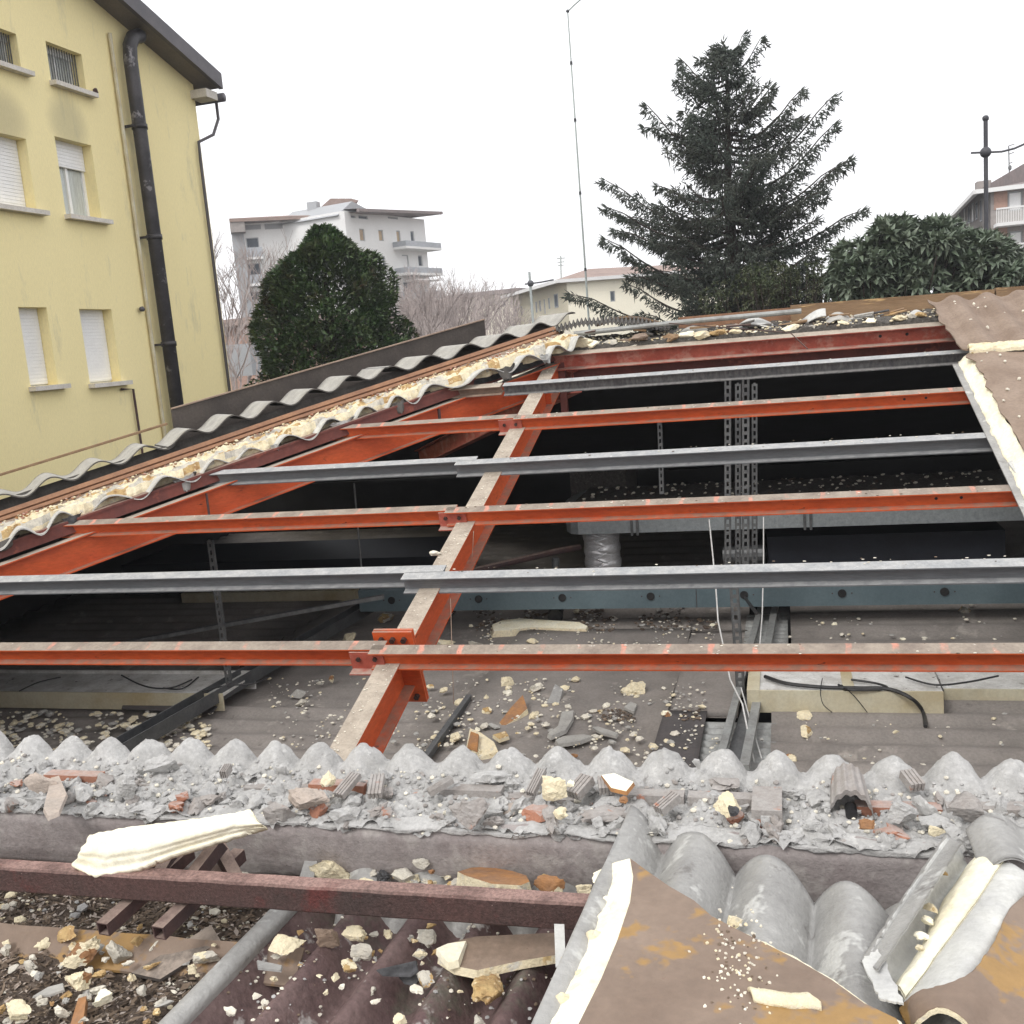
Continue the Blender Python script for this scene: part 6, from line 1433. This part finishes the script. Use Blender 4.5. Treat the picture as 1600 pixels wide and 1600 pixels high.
# spruce
SD = 25.0
sbp = at(1150, 500, SD); sx, sy = sbp.x, sbp.y; stop = onY(1160, 60, sy).z
spr = thing('spruce_tree', (sx, sy, GZ), 'large dark spruce with upturned drooping branches, tallest tree in view', 'tree')
sbase = onY(1150, 560, sy).z
part('trunk', MB().tube([(sx, sy, GZ), (sx+.03, sy, 0), (sx-.05, sy, stop*.5), (sx+.05, sy, stop*.82), (sx, sy, stop)], [.24, .17, .10, .05, .015], 10), 'bark', spr, smooth=True)
tb2 = thing; bm_ = MB(); PP, DD, LL, WW = [], [], [], []
pxm = SD/1600.0
def envelope(z, side):     # branch reach in metres, side = -1 left, +1 right
    t = (stop-z)/pxm          # pixels below the top
    if side < 0: k = np.interp(t, [0, 30, 60, 95, 115, 150, 200, 225, 260, 300, 340, 380, 430, 520], [8, 34, 80, 80, 135, 100, 120, 205, 205, 205, 200, 198, 195, 150])
    else: k = np.interp(t, [0, 20, 60, 95, 130, 165, 200, 240, 300, 340, 400, 520], [8, 24, 34, 60, 120, 150, 165, 165, 165, 200, 180, 150])
    return k*pxm
brs = []
z = stop-.15
rs_ = random.Random(3)
while z > sbase-1.2:
    nb = 3 if stop-z < 1.5 else (4 if stop-z < 3.6 else 5)
    for k in range(nb):
        az = rs_.uniform(0, 2*math.pi); ca, sa = math.cos(az), math.sin(az)
        rl = envelope(z, -1) if ca < 0 else envelope(z, 1)
        reach = rl*(abs(ca)*.95+.78*(1-abs(ca)))*rs_.uniform(.48, 1.02)
        brs.append((z, ca, sa, reach))
    z -= .135 if stop-z < 2 else .16
# the few clearly outlined limbs
for px, py, z_at in ((1012, 165, 235), (948, 283, 330), (946, 322, 352), (950, 375, 420), (1068, 96, 130), (1062, 130, 168), (1300, 150, 250), (1302, 195, 290), (1325, 250, 330), (1345, 330, 380), (1250, 142, 215), (1202, 138, 185), (1188, 62, 110), (1160, 55, 90), (1070, 175, 215), (895, 460, 480)):
    tip = onY(px, py, sy); z0 = onY(1150, z_at, sy).z; brs.append((z0, math.copysign(1, tip.x-sx), rs_.uniform(-.12, .12), abs(tip.x-sx), tip.z-z0))
for b_ in brs:
    z, ca, sa, reach = b_[:4]; rise = b_[4] if len(b_) > 4 else reach*rs_.uniform(.05, .42)*(1 if stop-z < 5 else .6)
    n = max(6, int(reach/.11)); pts = []
    for i in range(n+1):
        t = i/n; r_ = reach*t; zz = z+rise*(t**1.9)-reach*.10*math.sin(math.pi*min(1, t*1.15)); wob = .06*math.sin(t*5+z*3)
        pts.append(Vector((sx+ca*r_-sa*wob, sy+sa*r_+ca*wob, zz)))
    bm_.tube(pts, [.035*(1-i/(n+1))*min(1, reach/2)+.008 for i in range(n+1)], 4, cap=False)
    d0 = Vector((ca, sa, 0)); sd = Vector((-sa, ca, 0))
    ext = len(b_) > 4
    for i in range(n+1):
        t = i/n
        if t < .12: continue
        dens_n = 21 if ext else 14
        for k in range(dens_n):
            f_ = rs_.random(); p = pts[i].lerp(pts[min(n, i+1)], f_); s_ = rs_.choice((-1, 1)); typ = rs_.random()
            sl = ((.30 if ext else .16)+.55*(1-t)*min(1, reach/2))*rs_.random()     # side twig reach
            p2 = p+sd*s_*sl+d0*sl*.45+Vector((0, 0, -sl*.28+rs_.uniform(-.03, .03)))
            if typ < .58: dr = sd*s_*.45+d0*.7+Vector((0, 0, -rs_.uniform(.1, .9)))
            elif typ < .78: dr = Vector((rs_.uniform(-.25, .25), rs_.uniform(-.25, .25), -1))
            else: dr = d0*.7+sd*s_*.4+Vector((0, 0, rs_.uniform(.2, .9)))
            PP.append(p2); DD.append(dr); LL.append(rs_.uniform(.08, .20)*(1.3 if typ > .58 and typ < .78 else 1)); WW.append(rs_.uniform(.010, .022))
            if k < 4 and sl > .14:
                for q_ in (.35, .7):
                    PP.append(p.lerp(p2, q_)); DD.append(sd*s_*.7+d0*.4+Vector((0, 0, rs_.uniform(-.7, .3)))); LL.append(rs_.uniform(.1, .2)); WW.append(rs_.uniform(.013, .026))
    for k in range(5):
        PP.append(pts[-1]); DD.append(d0+sd*rs_.uniform(-.6, .6)+Vector((0, 0, rs_.uniform(-.1, .9)))); LL.append(rs_.uniform(.14, .26)); WW.append(.016)
for k in range(40):
    zz = stop-.9*rs_.random(); PP.append(Vector((sx, sy, zz))); DD.append(Vector((rs_.uniform(-1, 1), rs_.uniform(-1, 1), .8))); LL.append(.2); WW.append(.018)
part('branches', bm_, 'bark', spr, kind='stuff')
V_, F_ = spindles(np.array([tuple(p) for p in PP]), np.array([tuple(p) for p in DD]), np.array(LL), np.array(WW))
print('spruce tris', len(F_))
np_mesh('crown', V_, F_, 'spruce', spr, (sx, sy, GZ), 'stuff')

def leafquads(P, Nn, L_, W_, droop=.2):
    """folded diamond leaves: base P, direction Nn"""
    n = len(P); D = Nn/np.linalg.norm(Nn, axis=1, keepdims=True); ref = np.tile([0, 0, 1.], (n, 1))+rg.normal(size=(n, 3))*.35
    S = np.cross(D, ref); S /= np.linalg.norm(S, axis=1, keepdims=True); U = np.cross(S, D)
    L1 = L_[:, None]; W1 = W_[:, None]
    base = P; tip = P+D*L1-U*L1*droop*rg.random((n, 1)); m1 = P+D*L1*.5+U*W1*.0; a = P+D*L1*.48+S*W1+U*W1*.45; b = P+D*L1*.48-S*W1+U*W1*.45
    V = np.stack([base, a, tip, b, m1], 1).reshape(-1, 3)
    f = np.array([(0, 1, 4), (1, 2, 4), (2, 3, 4), (3, 0, 4)])
    return V, (f[None]+(np.arange(n)*5)[:, None, None]).reshape(-1, 3)
def crown_points(c, rx, ry, rz, n, prof, lumps, shell=.5, seed=1, amp_=.36):
    r2 = np.random.default_rng(seed); out = []; outn = []
    th = r2.random(n)*2*np.pi; v = r2.random(n); rad = prof(v)
    k = 1-(r2.random(n)**2.2)*shell
    X = np.cos(th)*rad*rx*k; Y = np.sin(th)*rad*ry*k; Z = (v-.5)*2*rz
    P = np.stack([X, Y, Z], 1); Q = P+0
    off = np.array([noise.noise(Vector((p[0]*lumps, p[1]*lumps, p[2]*lumps+seed*5))) for p in P])
    sc_ = 1+off*amp_
    P[:, :2] *= sc_[:, None]; P[:, 2] += off*.35; N_ = np.stack([np.cos(th), np.sin(th), (v-.45)*1.2], 1)
    return P+np.array(c), N_, off
# dark rounded magnolia-like tree in front of the apartment block
mc = at(515, 500, 24.5); mtz = onY(515, 366, mc.y).z; mbz = mtz-7.2; 
mt_ = thing('broadleaf_evergreen', (mc.x, mc.y, GZ), 'dark dense rounded evergreen tree in front of the pale apartment block', 'tree')
part('trunk', MB().tube([(mc.x, mc.y, GZ), (mc.x, mc.y, mtz-2.5), (mc.x, mc.y, mtz-.6)], [.22, .14, .04], 8), 'bark', mt_)
prof = lambda v: np.interp(v, [0, .5, .71, .77, .856, .92, .95, .98, 1], [1.12, 1.06, .98, .88, .72, .54, .40, .26, .10])
P_, N_, of_ = crown_points((mc.x, mc.y, (mtz+mbz)/2), 1.70, 1.7, (mtz-mbz)/2, 66000, prof, 1.5, .5, 4)
keep = of_+rg.normal(size=len(of_))*.10 > -.27
P_, N_ = P_[keep], N_[keep]; N_ = N_+rg.normal(size=N_.shape)*.75; N_[:, 2] += .25
V_, F_ = leafquads(P_, N_, rg.uniform(.10, .21, len(P_)), rg.uniform(.022, .048, len(P_)))
np_mesh('crown', V_, F_, 'leafdark', mt_, (mc.x, mc.y, GZ), 'stuff')
lm = MB()
for k in range(60):
    a = rs_.uniform(0, 6.28); z0 = rs_.uniform(mbz+.5, mtz-1.2); r_ = 1.2; lm.tube([(mc.x, mc.y, z0), (mc.x+math.cos(a)*r_*.6, mc.y+math.sin(a)*r_*.6, z0+.5), (mc.x+math.cos(a)*r_, mc.y+math.sin(a)*r_, z0+1)], [.04, .025, .01], 4, cap=False)
part('limbs', lm, 'bark', mt_, kind='stuff')

# loquat bush with large leaf rosettes
def rosette_bush(name, label, cat, boxes, n, leaf, y_, seed, mt='loquat', nleaf=11, dep=1.6):
    r3 = np.random.default_rng(seed); base = at(boxes[0][0], 500, y_); t = thing(name, (base.x, base.y, GZ), label, cat)
    Pc, Nc = [], []
    for _ in range(n):
        b_ = boxes[r3.integers(len(boxes))]; cx, cy, rx_, ry_ = b_
        a = r3.random()*2*np.pi; r_ = math.sqrt(r3.random()); px, py = cx+math.cos(a)*rx_*r_, cy+math.sin(a)*ry_*r_
        bulge = math.sqrt(max(0, 1-r_*r_)); d = y_-dep*bulge*r3.random()**.5+dep*.5
        Pc.append(at(px, py, d)); nd = np.array([math.cos(a)*r_, -bulge*.8, -math.sin(a)*r_*.8+.45]); Nc.append(nd)
    Pc = np.array([tuple(p) for p in Pc]); Nc = np.array(Nc)+r3.normal(size=(n, 3))*.25; Nc /= np.linalg.norm(Nc, axis=1, keepdims=True)
    Pl, Dl = [], []
    for p, nn in zip(Pc, Nc):
        ref = np.array([.3, .2, 1.]); A = np.cross(nn, ref); A /= np.linalg.norm(A); B = np.cross(nn, A); k0 = r3.random()*6
        for k in range(nleaf):
            th = k0+2.4*k; op = .25+.9*(k/nleaf); Pl.append(p); Dl.append(nn*(1.15-op)+(A*math.cos(th)+B*math.sin(th))*op)
    Pl, Dl = np.array(Pl), np.array(Dl); V_, F_ = leafquads(Pl, Dl, r3.uniform(.7, 1.15, len(Pl))*leaf, r3.uniform(.16, .22, len(Pl))*leaf, .5)
    np_mesh('crown', V_, F_, mt, t, t.location, 'stuff')
    st = MB(); bz = Vector((base.x, base.y, GZ))
    for k in range(0, len(Pc), 6):
        q = Vector(Pc[k]); st.tube([bz+Vector((0, 0, 3)), bz.lerp(q, .6)+Vector((0, .3, 1)), q], [.05, .03, .01], 4, cap=False)
    st.tube([bz, bz+Vector((0, 0, 3.4))], [.14, .09], 8); part('trunk', st, 'bark', t)
    return t
rosette_bush('loquat_bush', 'broad bush with big grey-green leaf rosettes behind the ridge timber', 'bush', [(1370, 425, 75, 55), (1450, 410, 85, 58), (1530, 425, 75, 52), (1400, 375, 40, 30), (1470, 380, 50, 32), (1345, 440, 50, 45), (1540, 400, 45, 30), (1420, 450, 120, 35), (1580, 440, 40, 35)], 1200, .25, 20.5, 8)
rosette_bush('laurel_bush', 'darker small-leafed bush at the right edge beside the loquat', 'bush', [(1615, 430, 40, 35), (1650, 420, 50, 50)], 160, .13, 22, 9, 'leafdark', 9)
rosette_bush('olive_shrub', 'low olive-green shrub with fine leaves at the foot of the spruce', 'bush', [(1230, 455, 90, 45), (1170, 470, 80, 35), (1300, 440, 40, 40), (1200, 440, 50, 30)], 900, .09, 22.5, 10, 'shrub', 9, 1.8)
# bare winter trees and their far mass
def bare_tree(px, py_base, py_top, d, seed, label, spread=.35, lv=6, tw_=.05):
    r4 = random.Random(seed); b_ = at(px, py_base, d); H_ = at(px, py_top, d).z-GZ; t = thing('bare_tree', (b_.x, b_.y, GZ), label, 'tree', 'leafless winter trees behind the roof')
    m_ = MB()
    def grow(p, dr, ln, r_, k):
        q = p+dr*ln; mid = p.lerp(q, .5)+Vector((r4.uniform(-.05, .05), r4.uniform(-.05, .05), 0))*ln
        m_.tube([p, mid, q], [r_, r_*.85, r_*.7], 3 if k > 1 else 6, cap=False)
        if k >= lv: return
        for _ in range(3 if k > 0 else 4):
            nd = (dr+Vector((r4.uniform(-1, 1), r4.uniform(-1, 1), r4.uniform(-.2, .6)))*spread*1.7).normalized(); grow(q, nd, ln*r4.uniform(.6, .82), r_*.62, k+1)
    grow(Vector((b_.x, b_.y, GZ)), Vector((0, 0, 1)), H_*.33, H_*.014, 0)
    part('crown', m_, 'twigs_far', t, kind='stuff'); return t
bare_tree(690, 520, 440, 50, 1, 'tall bare winter tree right of the pale apartment block')
bare_tree(735, 520, 448, 55, 2, 'lower bare winter tree near the cream house')
bare_tree(655, 520, 458, 58, 3, 'bare winter tree directly behind the dark evergreen at its right')
bare_tree(775, 520, 458, 62, 4, 'small bare winter tree close left of the cream house')
bare_tree(372, 600, 480, 34, 5, 'bare winter tree between yellow wall and dark evergreen')
bare_tree(358, 600, 420, 44, 6, 'wispy bare tree left of the apartment block corner', .3)
single('garden_wall', MB().box(tuple(at(350, 590, 40)), tuple(at(420, 535, 41))), 'render_grey', 'pale low wall between the yellow house and the dark tree', 'wall')
hd = MB()
for k in range(2500):
    px = rr(630, 810); p = at(px, rr(470, 530), rr(64, 90)); dr = Vector((rr(-.5, .5), rr(-.5, .5), 1)).normalized()*rr(.5, 1.6); hd.add([p, p+Vector((rr(.02, .05), 0, 0)), p+dr], [(0, 1, 2)])
stuff('far_thicket', hd, ['twigs_far'], 'brownish mass of bare twigs far behind the roof', 'thicket')

# ================================================================== WINTER HAZE
hz = MB().box((-160, -30, -7.6), (160, 175, 24))
ho = single('haze', hz, [], 'thin pale winter haze over the whole place', 'haze', kind='stuff')
hm = bpy.data.materials.new('pale_winter_haze'); hm.use_nodes = True; hn = hm.node_tree; hn.nodes.remove(hn.nodes['Principled BSDF'])
pv = hn.nodes.new('ShaderNodeVolumePrincipled'); pv.inputs['Color'].default_value = (.93, .95, 1, 1); pv.inputs['Density'].default_value = .0011; pv.inputs['Anisotropy'].default_value = .3
hn.links.new(pv.outputs[0], hn.nodes['Material Output'].inputs['Volume']); ho.data.materials.append(hm)
